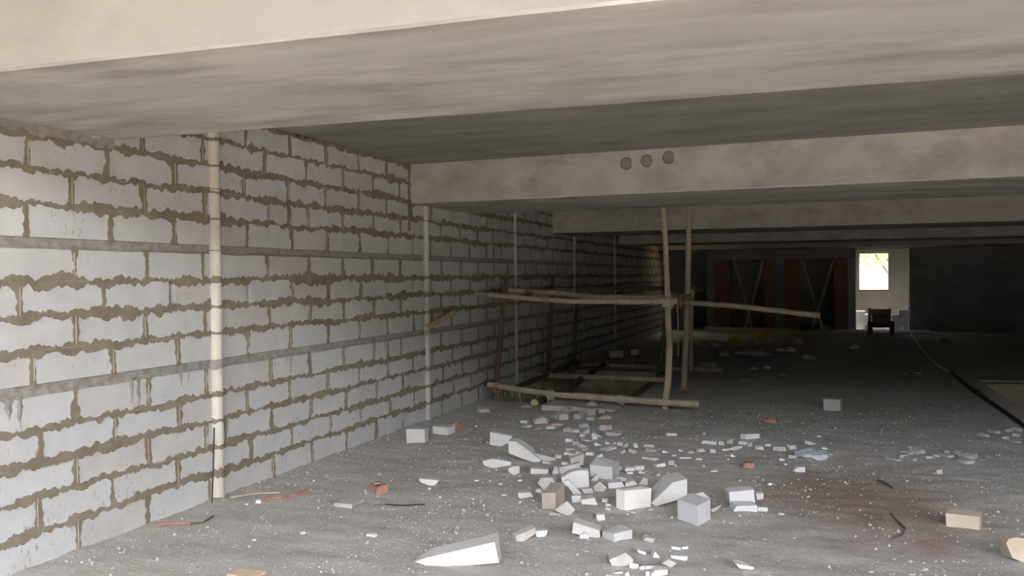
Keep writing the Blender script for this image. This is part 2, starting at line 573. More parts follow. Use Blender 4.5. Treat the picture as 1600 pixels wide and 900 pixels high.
def hribbon(mb, z, y0, y1, up, dn, seed, x0=0.0, xt=0.0068, skip=None):
    y = y0
    cols = []
    while y < y1:
        step = 0.010 if y < 9 else (0.018 if y < 13 else 0.04)
        big = n1(y * 1.6, seed) * 0.9 + n1(y * 5.5, seed + 1) * 0.8
        t = up * max(0.12, 0.85 + big + 0.9 * n1(y * 17, seed + 2) + 0.55 * n1(y * 46, seed + 3))
        big2 = n1(y * 1.4, seed + 5) * 0.9 + n1(y * 6.1, seed + 6) * 0.8
        bt = dn * max(0.12, 0.85 + big2 + 0.9 * n1(y * 15, seed + 7) + 0.55 * n1(y * 43, seed + 8))
        cols.append((y, z + t, z - bt))
        y += step
    for i in range(len(cols) - 1):
        (ya, ta, ba), (yb, tb, bb) = cols[i], cols[i + 1]
        if skip and skip(ya, yb): continue
        e = 0.003
        mb.add([(x0 - 0.004, ya, ta), (xt, ya, ta - e), (xt, ya, ba + e), (x0 - 0.004, ya, ba),
                (x0 - 0.004, yb, tb), (xt, yb, tb - e), (xt, yb, bb + e), (x0 - 0.004, yb, bb)],
               [(0, 1, 5, 4), (1, 2, 6, 5), (2, 3, 7, 6)])


def vribbon(mb, y, z0, z1, lf, rt, seed, xt=0.0042, step=0.012):
    n = max(4, int((z1 - z0) / step))
    prev = None
    for i in range(n + 1):
        z = z0 + (z1 - z0) * i / n
        a = lf * max(0.25, 0.9 + 1.0 * n1(z * 4 + seed, seed) + 0.7 * n1(z * 23, seed + 2) + 0.3 * n1(z * 60, seed + 4))
        b = rt * max(0.25, 0.9 + 1.0 * n1(z * 4 - seed, seed + 1) + 0.7 * n1(z * 21, seed + 3) + 0.3 * n1(z * 55, seed + 5))
        c = (y - a, y + b, z)
        if prev:
            (l0, r0, za), (l1, r1, zb) = prev, c
            e = 0.003
            mb.add([(-0.004, l0, za), (xt, l0 + e, za), (xt, r0 - e, za), (-0.004, r0, za),
                    (-0.004, l1, zb), (xt, l1 + e, zb), (xt, r1 - e, zb), (-0.004, r1, zb)],
                   [(0, 4, 5, 1), (1, 5, 6, 2), (2, 6, 7, 3)])
        prev = c


pipe_skip = lambda ya, yb: any(abs((ya + yb) / 2 - p) < 0.05 for p in PIPES)
bed_z = [z for i, z in enumerate(row_z) if i not in (0, 5, 9)]
for i, z in enumerate(bed_z):
    g = MB()
    w = 0.030 if z < 1.0 else 0.033
    if abs(z - row_z[8]) < 0.01: w = 0.038
    hribbon(g, z, 1.6, BACK_Y, w, w, i * 11.3 + 2, skip=pipe_skip)
    tag(g.build('bed_joint', 'mortar', wall_left), kind='stuff')
# joint above the top course, under the slab
g = MB()
hribbon(g, CEIL - 0.025, 4.9, BACK_Y, 0.04, 0.022, 91.0, skip=pipe_skip)
tag(g.build('bed_joint', 'mortar', wall_left), kind='stuff')
g = MB(); gl = MB()
for i, (y, z0, z1, r) in enumerate(heads):
    if r == 7 and any(abs(y - h) < 0.2 for h in hole_y): continue
    wv = 0.029 if y < 8 else 0.027
    vribbon(g, y, z0 - 0.004, z1 + 0.004, wv, wv, i * 1.37, step=0.012 if y < 10 else 0.03)
    if random.random() < 0.65:
        vribbon(gl, y + random.uniform(-0.006, 0.006), z0 + random.uniform(0, 0.03), z1 - random.uniform(0, 0.05), 0.0035, 0.0035, i * 2.1, xt=0.0092, step=0.03)
vribbon(g, 9.60, 2.30, 3.07, 0.03, 0.03, 5.5)
tag(g.build('head_joint', 'mortar', wall_left), kind='stuff')
tag(gl.build('joint_line', 'mortar_line', wall_left), kind='stuff')
# short pale streaks along the bed joints
g = MB()
for z in bed_z:
    y = 3.0
    while y < 13:
        L = random.uniform(0.08, 0.4)
        if random.random() < 0.3:
            zz = z + random.uniform(-0.008, 0.008)
            hribbon(g, zz, y, y + L, 0.0035, 0.0035, y, xt=0.0092, skip=pipe_skip)
        y += L + random.uniform(0.1, 0.6)
tag(g.build('joint_line', 'mortar_line', wall_left), kind='stuff')
# concrete bond strips, set back a little, with a rough face
for bi, (z0, z1) in enumerate((BAND1, BAND2)):
    g = MB()
    y = 1.6
    prev = None
    while y < BACK_Y:
        st = 0.025 if y < 11 else 0.1
        col = []
        for k in range(5):
            zz = z0 + (z1 - z0) * k / 4
            xx = -0.010 + 0.007 * n1(y * 9 + k * 3.3, bi + 20) + 0.004 * n1(y * 31 + k * 7, bi + 3)
            if k == 0:
                xx = 0.004 + 0.004 * n1(y * 12, 5)
                zz -= 0.012 * max(0, n1(y * 3.1, bi + 40) + 0.25) + 0.006 * max(0, n1(y * 17, 9))
            col.append((xx, y, zz))
        col = [(-0.03, y, z0 - 0.004)] + col + [(-0.03, y, z1 + 0.004)]
        if prev:
            g.add(prev + col, [(k, k + 1, 8 + k - 0, 7 + k) for k in range(6)])
        prev = col
        y += st
    g.build('bond_strip', 'band', wall_left)
# cement runs below the lower strip
for (x, w, hh) in ((12, 0.10, 0.14), (30, 0.06, 0.2), (205, 0.05, 0.17), (216, 0.05, 0.22), (283, 0.05, 0.11), (294, 0.03, 0.08), (455, 0.03, 0.17), (449, 0.02, 0.08), (602, 0.05, 0.10), (606, 0.02, 0.16)):
    y = onX(x, 600).y
    g = MB()
    n = 12
    prev = None
    for k in range(n + 1):
        t = k / n
        z = BAND1[0] + 0.01 - hh * t
        ww = w * 0.5 * (1 - t) ** 0.8 * (0.7 + 0.6 * n1(t * 8, x)) + 0.004
        sft = 0.012 * n1(t * 5, x + 3)
        c = [(0.001, y - ww + sft, z), (0.006, y + sft, z), (0.001, y + ww + sft, z)]
        if prev:
            g.add(prev + c, [(0, 3, 4, 1), (1, 4, 5, 2)])
        prev = c
    tag(g.build('cement_run', 'band', wall_left), kind='stuff')
# plain mortar strip where the wall meets the first beam
g = MB()
hribbon(g, 2.685, 1.6, 4.93, 0.04, 0.03, 77, xt=0.008)
g.build('top_strip', 'band', wall_left)

# ---- slabs, beams
sl = MB()
sl.box((-0.3, 3.16, CEIL), (RIGHT_X + 0.2, 25.6, CEIL + 0.16))
sl.box((-0.3, 25.6, CEIL), (0.35, 26.6, CEIL + 0.16))
sl.box((1.1, 25.6, CEIL), (RIGHT_X + 0.2, 26.6, CEIL + 0.16))
sl.box((-0.3, 26.6, CEIL), (RIGHT_X + 0.2, 27.2, CEIL + 0.16))
sl.box((-0.3, 27.2, CEIL), (RIGHT_X + 0.2, BACK_Y + 0.2, CEIL + 0.16))
sl.box((-0.3, -3.6, 5.5), (RIGHT_X + 0.2, 3.4, 5.7))  # unseen canopy added ahead of the front beam to cut sky light
sh = MB()  # unseen shaft added over the slab gap for a warm glow below
for a_, b_ in (((0.25, 25.5), (0.35, 26.7)), ((1.1, 25.5), (1.2, 26.7)), ((0.35, 25.5), (1.1, 25.6)), ((0.35, 26.6), (1.1, 26.7))):
    sh.box((*a_, CEIL + 0.16), (*b_, CEIL + 1.45))
tag(sh.build('added_light_shaft', 'shaft'), 'added unseen ochre shaft lighting the far end of the wall', 'shaft', kind='structure')
AX0, AX1 = onY(1337, 470, BACK_Y).x, onY(1421, 470, BACK_Y).x
sl.box((-0.3, BACK_Y + 0.2, CEIL), (AX0 - 0.1, REAR_Y + 0.2, CEIL + 0.16))
sl.box((AX1 + 1.3, BACK_Y + 0.2, CEIL), (RIGHT_X + 0.2, REAR_Y + 0.2, CEIL + 0.16))
sl.box((AX0 - 0.1, BACK_Y + 0.65, CEIL), (AX1 + 1.3, REAR_Y + 0.2, CEIL + 0.16))
tag(sl.build('ceiling', 'slab', origin=(0, 0, 0)), 'grey concrete slab above the bays between the beams', 'ceiling', kind='structure')


def beam(y0l, y1l, y0r, y1r, zb, label, fm='beam_face', zbr=None):
    zbr = zb if zbr is None else zbr
    X = RIGHT_X
    vs = [(0, y0l, zb), (X, y0r, zbr), (X, y1r, zbr), (0, y1l, zb), (0, y0l, CEIL + 0.05), (X, y0r, CEIL + 0.05), (X, y1r, CEIL + 0.05), (0, y1l, CEIL + 0.05)]
    # chamfered, slightly uneven lower arrises
    n = 60
    V, Fc = [], []
    ZT = CEIL + 0.05 if y0l > 4 else 5.5
    for i in range(n + 1):
        t = i / n
        x = X * t
        ya = y0l + (y0r - y0l) * t; yb = y1l + (y1r - y1l) * t; z = zb + (zbr - zb) * t
        j = 0.004 * n1(x * 2.2, y0l) + 0.002 * n1(x * 9, y0l + 1)
        V += [(x, ya + j * 0.5, ZT), (x, ya + j, z + 0.012 + j), (x, ya + 0.012 + j, z + j), (x, yb - 0.012 - j, z - j), (x, yb - j, z + 0.012), (x, yb, ZT)]
    for i in range(n):
        for k in range(5):
            Fc.append((i * 6 + k, i * 6 + k + 1, i * 6 + 7 + k, i * 6 + 6 + k))
    Fc += [tuple(reversed(range(6))), tuple(n * 6 + k for k in range(6))]
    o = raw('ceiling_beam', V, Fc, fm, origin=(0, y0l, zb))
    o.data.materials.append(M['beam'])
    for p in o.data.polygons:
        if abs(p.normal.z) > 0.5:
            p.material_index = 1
    return tag(o, label, 'beam', kind='structure')


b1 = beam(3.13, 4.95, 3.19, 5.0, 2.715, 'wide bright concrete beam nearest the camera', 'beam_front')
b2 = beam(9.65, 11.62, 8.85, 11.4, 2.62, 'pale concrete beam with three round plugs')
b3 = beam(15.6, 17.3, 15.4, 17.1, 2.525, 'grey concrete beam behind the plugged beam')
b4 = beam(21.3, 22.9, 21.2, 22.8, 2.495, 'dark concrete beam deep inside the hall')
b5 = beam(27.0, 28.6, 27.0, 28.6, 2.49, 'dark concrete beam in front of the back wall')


def plug(px, py, bm_, y, r):
    c = onY(px, py, y)
    for (rad, yo, mt, nm) in ((r * 1.14, -0.003, 'plug_rim', 'plug_rim'), (r, -0.006, 'plug', 'pipe_plug')):
        vs = [(c.x + rad * (1 + 0.04 * n1(k, px)) * math.cos(k * math.pi / 10), c.y + yo, c.z + rad * (1 + 0.04 * n1(k, px)) * math.sin(k * math.pi / 10)) for k in range(20)]
        vs += [(v[0], v[1] + 0.05, v[2]) for v in vs]
        fs = [tuple(range(19, -1, -1))] if False else [tuple(range(20))]
        fs += [(k, (k + 1) % 20, 20 + (k + 1) % 20, 20 + k) for k in range(20)]
        raw(nm, vs, fs, mt, bm_)


def beam_y(x, l, r): return l + (r - l) * x / RIGHT_X


for (px, py) in ((979, 255.5), (1011, 251.5), (1045, 246)):
    yy = beam_y(onY(px, py, 9.45).x, 9.65, 8.85)
    plug(px, py, b2, yy, 0.059)
for (px, py) in ((1080, 324), (1098, 323.5), (1119, 322.5)):
    plug(px, py, b3, 15.57, 0.075)

# ---- right wall, back wall, rear rooms
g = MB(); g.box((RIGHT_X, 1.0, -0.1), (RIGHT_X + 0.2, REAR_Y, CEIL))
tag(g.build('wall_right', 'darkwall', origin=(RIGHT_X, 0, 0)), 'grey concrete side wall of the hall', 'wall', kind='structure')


def bx(px): return onY(px, 470, BACK_Y).x


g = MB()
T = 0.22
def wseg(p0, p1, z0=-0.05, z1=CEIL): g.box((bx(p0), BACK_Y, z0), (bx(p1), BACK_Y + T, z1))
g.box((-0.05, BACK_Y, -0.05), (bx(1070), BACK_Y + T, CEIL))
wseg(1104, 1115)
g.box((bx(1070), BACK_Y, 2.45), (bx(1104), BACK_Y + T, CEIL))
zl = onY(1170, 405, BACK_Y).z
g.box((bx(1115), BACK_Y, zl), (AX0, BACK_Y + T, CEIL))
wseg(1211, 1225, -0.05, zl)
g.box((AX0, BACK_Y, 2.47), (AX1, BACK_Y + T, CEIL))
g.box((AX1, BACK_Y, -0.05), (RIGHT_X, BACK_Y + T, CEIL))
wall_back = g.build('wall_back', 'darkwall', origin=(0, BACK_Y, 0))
tag(wall_back, 'dark back wall with brick piers and black doorways', 'wall', kind='structure')
for (p0, p1) in ((1115, 1142), (1194, 1211), (1225, 1249), (1303, 1325)):
    g = MB()
    g.box((bx(p0) + 0.002, BACK_Y - 0.015, -0.05), (bx(p1) - 0.002, BACK_Y + T - 0.01, zl))
    g.build('brick_pier', 'pier', wall_back)
g = MB(); g.box((bx(1325), BACK_Y - 0.02, -0.05), (AX0, BACK_Y + T, zl)); g.build('plaster_reveal', 'alcove', wall_back)

# rear wall with the window
wx0, wx1 = onY(1343, 425, REAR_Y).x, onY(1388, 425, REAR_Y).x
wz0, wz1 = onY(1365, 452.5, REAR_Y).z, onY(1365, 396, REAR_Y).z
g = MB()
g.box((-0.3, REAR_Y, -0.1), (wx0, REAR_Y + 0.2, CEIL))
g.box((wx1, REAR_Y, -0.1), (RIGHT_X + 0.2, REAR_Y + 0.2, CEIL))
g.box((wx0, REAR_Y, -0.1), (wx1, REAR_Y + 0.2, wz0))
g.box((wx0, REAR_Y, wz1), (wx1, REAR_Y + 0.2, CEIL))
g.box((AX0 - 0.2, BACK_Y + T, -0.1), (AX0, REAR_Y, CEIL))
g.box((AX1 + 1.2, BACK_Y + T, -0.1), (AX1 + 1.4, REAR_Y, CEIL))
wr = g.build('wall_rear', 'alcove', origin=(0, REAR_Y, 0))
tag(wr, 'plastered rear wall with one small bright window opening', 'wall', kind='structure')
g = MB()
nb = 5
for k in range(nb):
    x0 = wx0 + (wx1 - wx0) * k / nb
    q = MB(); q.box((x0 + 0.005, REAR_Y - 0.012, wz0 - 0.07), (x0 + (wx1 - wx0) / nb - 0.005, REAR_Y + 0.2, wz0 + 0.004))
    q.build('sill_brick', 'brick', wr)

# ------------------------------------------------------------------ conduits standing in the wall
pipe_label = ['cream vertical pipe in the block wall, nearest the camera', 'cream vertical pipe where the second beam meets the wall',
              'thin pale pipe in the wall behind the left scaffold post', 'pale pipe in the shaded wall, fourth from the camera', 'faint pale pipe in the dark far end of the wall']
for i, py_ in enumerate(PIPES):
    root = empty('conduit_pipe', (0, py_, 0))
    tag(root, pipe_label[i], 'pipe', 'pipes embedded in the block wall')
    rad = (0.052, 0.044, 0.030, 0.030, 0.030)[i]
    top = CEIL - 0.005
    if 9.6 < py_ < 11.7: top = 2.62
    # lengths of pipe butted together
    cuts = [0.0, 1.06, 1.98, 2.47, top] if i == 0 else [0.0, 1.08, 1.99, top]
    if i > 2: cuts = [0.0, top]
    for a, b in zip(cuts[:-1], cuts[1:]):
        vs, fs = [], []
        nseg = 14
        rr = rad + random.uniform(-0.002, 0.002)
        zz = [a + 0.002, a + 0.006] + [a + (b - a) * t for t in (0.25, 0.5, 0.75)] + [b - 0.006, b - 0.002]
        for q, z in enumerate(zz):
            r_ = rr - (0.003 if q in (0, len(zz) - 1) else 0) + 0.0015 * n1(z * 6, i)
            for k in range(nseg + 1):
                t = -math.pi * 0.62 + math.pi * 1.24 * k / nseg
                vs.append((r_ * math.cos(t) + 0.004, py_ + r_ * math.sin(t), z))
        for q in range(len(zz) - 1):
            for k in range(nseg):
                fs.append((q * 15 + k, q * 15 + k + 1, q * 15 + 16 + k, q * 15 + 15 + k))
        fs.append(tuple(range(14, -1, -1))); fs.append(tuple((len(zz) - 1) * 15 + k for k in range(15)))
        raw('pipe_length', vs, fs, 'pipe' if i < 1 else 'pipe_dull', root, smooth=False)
    # mortar smeared across it at some of the joints
    for z in (bed_z if i < 2 else bed_z[::2]):
        if random.random() < 0.35 and i > 0 or z > top - 0.1: continue
        hh = random.uniform(0.014, 0.040)
        if z > 2.1: hh *= 0.45
        vs, fs = [], []
        for k in range(13):
            t = -math.pi * 0.55 + math.pi * 1.1 * k / 12
            r_ = rad + 0.004
            u = hh * (0.8 + 0.8 * n1(k * 0.8, z * 5 + i)); d = hh * (0.8 + 0.8 * n1(k * 0.8, z * 5 + i + 9))
            vs += [(r_ * math.cos(t) + 0.004, py_ + r_ * math.sin(t), z + u), (r_ * math.cos(t) + 0.004, py_ + r_ * math.sin(t), z - d)]
        for k in range(12):
            fs.append((2 * k, 2 * k + 1, 2 * k + 3, 2 * k + 2))
        raw('mortar_smear', vs, fs, 'mortar', root)
    # strip of concrete where the bond strip crosses
    if i < 2:
        vs, fs = [], []
        for k in range(13):
            t = -math.pi * 0.55 + math.pi * 1.1 * k / 12
            r_ = rad + 0.005
            vs += [(r_ * math.cos(t) + 0.004, py_ + r_ * math.sin(t), BAND1[1] + 0.01 * n1(k, 3)), (r_ * math.cos(t) + 0.004, py_ + r_ * math.sin(t), BAND1[0] - 0.01 + 0.02 * n1(k, 4))]
        for k in range(12):
            fs.append((2 * k, 2 * k + 1, 2 * k + 3, 2 * k + 2))
        raw('cement_collar', vs, fs, 'band', root)

p0, p1 = onX(334.5, 668, 0.055), onX(331, 787, 0.075)
p1.z = 0.0
g = MB(); g.tube([p0, (p0 + p1) / 2 + Vector((0.003, 0, 0)), p1], 0.006, 6)
tag(g.build('iron_rod', 'iron'), 'thin black iron rod leaning on the nearest cream pipe', 'rod')

# piece of timber wedged on the wall
a, b = onX(664, 513, 0.07), onX(709, 487, 0.07)
d = (b - a)
n_ = Vector((0, -d.z, d.y)).normalized() * 0.026
vs = []
for xx in (0.052, 0.098):
    for p, s_ in ((a, 1.0), (b, 1.25)):
        vs += [Vector((xx, p.y, p.z)) + n_ * s_, Vector((xx, p.y, p.z)) - n_ * s_]
tv, tf = hull(vs)
tag(raw('timber_offcut', tv, tf, 'wood'), 'pale timber offcut stuck slantwise on the block wall', 'timber')

# ------------------------------------------------------------------ pole barrier round the opening
base = Vector((2.65, 11.7, 0))
scaf = empty('pole_scaffold', base)
tag(scaf, 'rough barrier of lashed wooden poles around the floor opening', 'scaffold')


def pole(name, pts, r0, r1, mat, bend=0.006, seed=0):
    """pts: (px, py, Y) joints"""
    P = [onY(x, y, Y) for (x, y, Y) in pts]
    out, rad = [], []
    n = 6
    tot = len(P) - 1
    for i in range(tot):
        for k in range(n):
            t = k / n
            out.append(P[i].lerp(P[i + 1], t)); rad.append((i + t) / tot)
    out.append(P[-1]); rad.append(1.0)
    rads = []
    for j, t in enumerate(rad):
        rads.append((r0 + (r1 - r0) * t) * (1 + 0.10 * n1(j * 0.9, seed + 1)))
        if 0 < j < len(out) - 1:
            out[j] = out[j] + Vector((n1(j * 0.5, seed), n1(j * 0.5, seed + 5), n1(j * 0.5, seed + 8))) * bend
    g = MB(); g.tube(out, rads, 9)
    return g.build(name, mat, scaf, smooth=False)


YF = 11.72
pole('post', [(793, 425, 11.83), (786, 469, 11.83), (782, 530, 11.83), (777, 574, 11.83), (778, 627, 11.83)], 0.030, 0.045, 'pole_red', seed=1)
pole('post', [(864, 432, 14.55), (861, 500, 14.55), (856, 592, 14.55)], 0.028, 0.042, 'pole_red', seed=2)
pole('post', [(902, 446, 16.25), (900, 500, 16.25), (897, 576, 16.25)], 0.032, 0.038, 'pole_red', seed=3)
pole('post', [(1036, 318, 11.75), (1041, 400, 11.72), (1043, 470, 11.72), (1046, 540, 11.72), (1044, 590, 11.72), (1038.5, 639, 11.72)], 0.034, 0.046, 'pole', seed=4)
pole('post', [(1078, 300, 13.66), (1076, 380, 13.66), (1074, 467, 13.66), (1072, 530, 13.66), (1070, 570, 13.66), (1069, 604, 13.66)], 0.040, 0.046, 'pole', seed=5)
pole('post', [(1081, 452, 15.95), (1080, 520, 15.95), (1079, 580, 15.95)], 0.034, 0.036, 'pole', seed=6)
pole('post', [(1040, 478, 15.5), (1038, 520, 15.5), (1029, 589, 15.5)], 0.036, 0.050, 'pole_dark', seed=7)
pole('post', [(895, 572, 15.2), (892, 626, 15.2)], 0.05, 0.05, 'pole_dark', seed=8)
# rails
pole('rail', [(716, 455, 11.70), (787, 463, 11.66), (878, 470.5, 11.63), (970, 471.5, 11.62), (1058, 470, 11.62)], 0.028, 0.040, 'pole', seed=11)
pole('rail', [(793, 453, 11.98), (864, 457.5, 12.4), (928, 463.5, 12.8), (1000, 465, 13.2), (1082, 464, 13.74)], 0.036, 0.042, 'pole', seed=12)
pole('rail', [(905, 450, 16.2), (1000, 450, 16.1), (1098, 452, 16.05)], 0.036, 0.042, 'pole_red', seed=13)
pole('rail', [(1066, 472, 13.58), (1140, 477.5, 13.5), (1210, 485, 13.45), (1281, 493.5, 13.4)], 0.036, 0.040, 'pole', seed=14)
pole('rail', [(763, 601, 11.76), (790, 605, 11.72), (856, 615.5, 11.66), (971, 624, 11.62), (1092, 632, 11.60)], 0.036, 0.046, 'pole', seed=15)
pole('rail', [(841, 586, 14.4), (930, 590, 14.0), (1042, 594, 13.6)], 0.044, 0.040, 'pole', seed=16)
pole('rail', [(874, 568.5, 16.4), (1000, 573.5, 16.3), (1130, 579, 16.2)], 0.048, 0.045, 'pole', seed=17)
# poles laid across the opening
near_pole = pole('cross_pole', [(835, 630.5, 11.62), (867, 619, 12.4), (944, 569, 16.0)], 0.060, 0.045, 'pole_dark', seed=18)
pole('cross_pole', [(984, 624.5, 11.95), (1036, 584, 15.6)], 0.040, 0.036, 'pole_dark', seed=19)
pole('cross_pole', [(800, 608, 12.6), (905, 566, 16.2)], 0.040, 0.036, 'pole_dark', seed=20)
# pale sawn end of the near cross pole
c = onY(835, 630.5, 11.60)
d = (onY(867, 619, 12.4) - onY(835, 630.5, 11.62)).normalized()
g = MB(); g.tube([c - d * 0.004, c + d * 0.02], 0.056, 10); g.build('sawn_end', 'wood', near_pole)


def lashing(px, py, Y, r=0.075, turns=4, mat='rope', tails=3, seed=0):
    c = onY(px, py, Y)
    g = MB()
    for ax in range(2):
        pts = []
        for k in range(turns * 10):
            t = k / 10 * 2 * math.pi
            rr = r * (1 + 0.12 * n1(k * 0.4, seed))
            s_ = (k / (turns * 10) - 0.5) * r * 1.5
            if ax == 0: pts.append(c + Vector((rr * math.cos(t), rr * math.sin(t) * 0.95, s_)))
            else: pts.append(c + Vector((s_, rr * math.cos(t) * 0.95, rr * math.sin(t))))
        g.tube(pts, 0.010, 5)
    o = g.build('lashing', mat, scaf)
    for q in range(tails):
        L = random.uniform(0.12, 0.3)
        x0 = random.uniform(-r, r)
        pts = [c + Vector((x0 + 0.02 * n1(k * 0.6, seed + q), -r * 0.9, -k * L / 7)) for k in range(8)]
        h = MB(); h.tube(pts, 0.006, 4); h.build('loose_end', mat, o)


for i, a in enumerate(((785, 466, 11.75, 0.075, 4, 'rope', 4), (1043, 473, 11.67, 0.075, 4, 'string', 2), (1060, 471, 12.4, 0.085, 4, 'rope', 3), (1075, 468, 13.64, 0.08, 4, 'rope', 2),
                       (779, 606, 11.78, 0.080, 4, 'rope', 4), (864, 457, 14.2, 0.05, 3, 'rope', 0), (826, 456, 12.15, 0.055, 3, 'rope', 0), (861, 617, 11.66, 0.065, 3, 'string', 2),
                       (970, 624, 11.62, 0.065, 3, 'string', 0), (857, 587, 14.4, 0.075, 4, 'rope', 2), (897, 569, 16.3, 0.08, 4, 'rope', 0), (946, 570, 16.2, 0.07, 3, 'string', 0),
                       (1084, 452, 16.0, 0.07, 3, 'rope', 2), (917, 588, 14.2, 0.07, 3, 'rope', 0), (1032, 593, 13.8, 0.06, 3, 'rope', 0))):
    lashing(*a, seed=i * 3)
for (px, y0, y1, Y) in ((1058, 478, 556, 12.2), (812, 612, 632, 11.68), (800, 610, 619, 11.7), (788, 612, 622, 11.6), (838, 616, 623, 11.68)):
    a, b = onY(px, y0, Y), onY(px + 1, y1, Y)
    pts = [a.lerp(b, k / 9) + Vector((0.022 * n1(k * 0.8, px) * min(1, k / 3), 0, 0)) for k in range(10)]
    g = MB(); g.tube(pts, 0.006, 4); g.build('hanging_string', 'string', scaf)

# ------------------------------------------------------------------ bricks, blocks and rubble on the floor
def fl_pt(px, py):
    p = onZ(px, py)
    return Vector((p.x, p.y, floor_h(p.x, p.y) if p.y < 26 else 0.0))


def jit(v, s): return v + Vector((random.uniform(-s, s), random.uniform(-s, s), random.uniform(-s, s)))


def box3(name, label, cat, L, C, R, hC, mat, hL=None, hR=None, hB=None, group=None, z=0.0, j=0.004, cut=0.0):
    """block whose base shows left, near and right corners L, C, R (px) and stands hC px tall at C"""
    pl, pc, pr = (onZ(*q, z) for q in (L, C, R))
    pb = pl + pr - pc
    px2m = proj(pc)[2] / FPX
    hc = hC * px2m
    hs = [(hL * px2m if hL else hc), hc, (hR * px2m if hR else hc), (hB * px2m if hB else hc)]
    zb = min(floor_h(p.x, p.y) for p in (pl, pc, pr, pb)) - 0.004 if z == 0 else 0
    pts = []
    for p, hh in zip((pl, pc, pr, pb), hs):
        pts.append(Vector((p.x, p.y, z + zb)))
        t = Vector((p.x, p.y, z + zb + hh))
        pts.append(jit(t, j))
    if cut:
        top = pts[7]
        pts[7] = top.lerp(pts[3], cut); pts.append(top.lerp(pts[5], cut))
    v, f = hull(pts)
    return tag(raw(name, v, f, mat), label, cat, group)


def prism(name, label, cat, poly, depth, mat, a=19, group=None, shrink=0.0, lift=0.0, z=0.0, j=0.003, drop=0.0):
    """front face traced as px polygon on an upright plane turned by a degrees, extruded away from the viewer"""
    low = max(poly, key=lambda q: q[1])
    o = onZ(low[0], low[1], z)
    ar = math.radians(a)
    u = Vector((math.cos(ar), math.sin(ar), 0)); n = Vector((-math.sin(ar), math.cos(ar), 0))
    front = []
    for (x, y) in poly:
        d = ray(x, y)
        t = (o - CAM).dot(n) / d.dot(n)
        p = CAM + d * t
        p.z = max(p.z, z)
        front.append(p)
    zb = (floor_h(o.x, o.y) - 0.004) if z == 0 else 0
    c = sum(front, Vector()) / len(front)
    pts = []
    for p in front:
        p = p + Vector((0, 0, zb))
        pts.append(p)
        q = p + n * depth * random.uniform(0.9, 1.1)
        q += (c - p) * shrink
        q.z = max(z + zb, q.z + lift * (1 if p.z > c.z else 0) - drop * (p.z - z))
        if p.z < z + 0.03: q.z = z + zb
        pts.append(jit(q, j) if p.z > z + 0.03 else q)
    v, f = hull(pts)
    return tag(raw(name, v, f, mat), label, cat, group)


BL = 'block'
prism('broken_block', 'large white wedge of block lying alone in the front foreground', BL,
      [(648, 876), (668, 869.5), (722, 856.5), (773, 845), (779.5, 878), (741, 879.5), (712, 883.5), (665, 882)], 0.19, 'chunk', 14)
box3('block', 'white cut block standing alone at the foot of the wall', BL, (635, 692), (664, 692.5), (669, 689.5), 23, 'chunk')
box3('block', 'white half block beside the red brick near the wall', BL, (676, 677.8), (699.5, 680), (711, 677), 12, 'chunk')
def brick(label, L, C, R, h, frog=True):
    """clay brick with a sunk frog on its top"""
    pl, pc, pr = (onZ(*q) for q in (L, C, R))
    pb = pl + pr - pc
    hh = h * proj(pc)[2] / FPX
    zb = min(floor_h(p.x, p.y) for p in (pl, pc, pr, pb)) - 0.004
    root = empty('red_brick', (pc + pb) / 2 + Vector((0, 0, zb)))
    tag(root, label, 'brick')
    quad = [pl, pc, pr, pb]
    cen = (pc + pb) / 2
    inn = [cen + (p - cen) * 0.62 for p in quad]
    V = [Vector((p.x, p.y, zb)) for p in quad] + [Vector((p.x, p.y, zb + hh)) for p in quad] + \
        [Vector((p.x, p.y, zb + hh)) for p in inn] + [Vector((p.x, p.y, zb + hh * 0.8)) for p in inn]
    V = V[:4] + [jit(v, 0.0025) for v in V[4:8]] + V[8:]
    Fq = [(0, 3, 2, 1)] + [(i, (i + 1) % 4, 4 + (i + 1) % 4, 4 + i) for i in range(4)] + \
         [(4 + i, 4 + (i + 1) % 4, 8 + (i + 1) % 4, 8 + i) for i in range(4)] + [(8 + i, 8 + (i + 1) % 4, 12 + (i + 1) % 4, 12 + i) for i in range(4)]
    body = raw('clay_body', V, Fq, 'brick', root)
    raw('frog', [(v.x, v.y, v.z + 0.001) for v in V[12:]], [(0, 1, 2, 3)], 'brick_hole', body)


brick('red clay brick lying behind the white half block', (700, 675), (713, 676), (723, 672.5), 14)
brick('red clay brick with a sunk top on open floor left of the rubble', (576, 767), (588, 773), (606, 769.5), 13.5)
brick('small red brick on the bare floor right of the scaffold', (1195, 659), (1213, 660), (1216.5, 657.5), 6)
brick('red brick under the middle tall scaffold post', (1062, 609), (1073, 611), (1077, 607), 7)
brick('red brick under the rear thin scaffold post', (1074, 586), (1085, 587.5), (1090, 584), 7)
box3('block', 'flat dusty grey block left of the red brick', BL, (522, 792.5), (550, 795), (570, 784), 9, 'dusty')
prism('block_chip', 'flat white chip right of the lone red brick', 'chip', [(655, 747), (686, 750), (679, 758), (670, 757.5), (656, 752)], 0.10, 'chunk', 19)
prism('broken_block', 'upright white block at the left rear of the rubble', BL, [(766, 675), (783, 679), (800, 682), (799, 690), (782, 698), (765, 695)], 0.10, 'chunk', 10)
prism('broken_block', 'long white wedge block sloping down at the left of the rubble', BL, [(794, 688.5), (806, 690), (826, 704), (846, 720), (835, 722.5), (815, 716), (795, 708)], 0.16, 'chunk', 5)
prism('block_slab', 'pale slab lying at the toe of the long wedge block', 'slab', [(836, 708), (853, 718), (868, 716), (868, 719), (852, 721), (838, 713)], 0.12, 'dusty', 25)
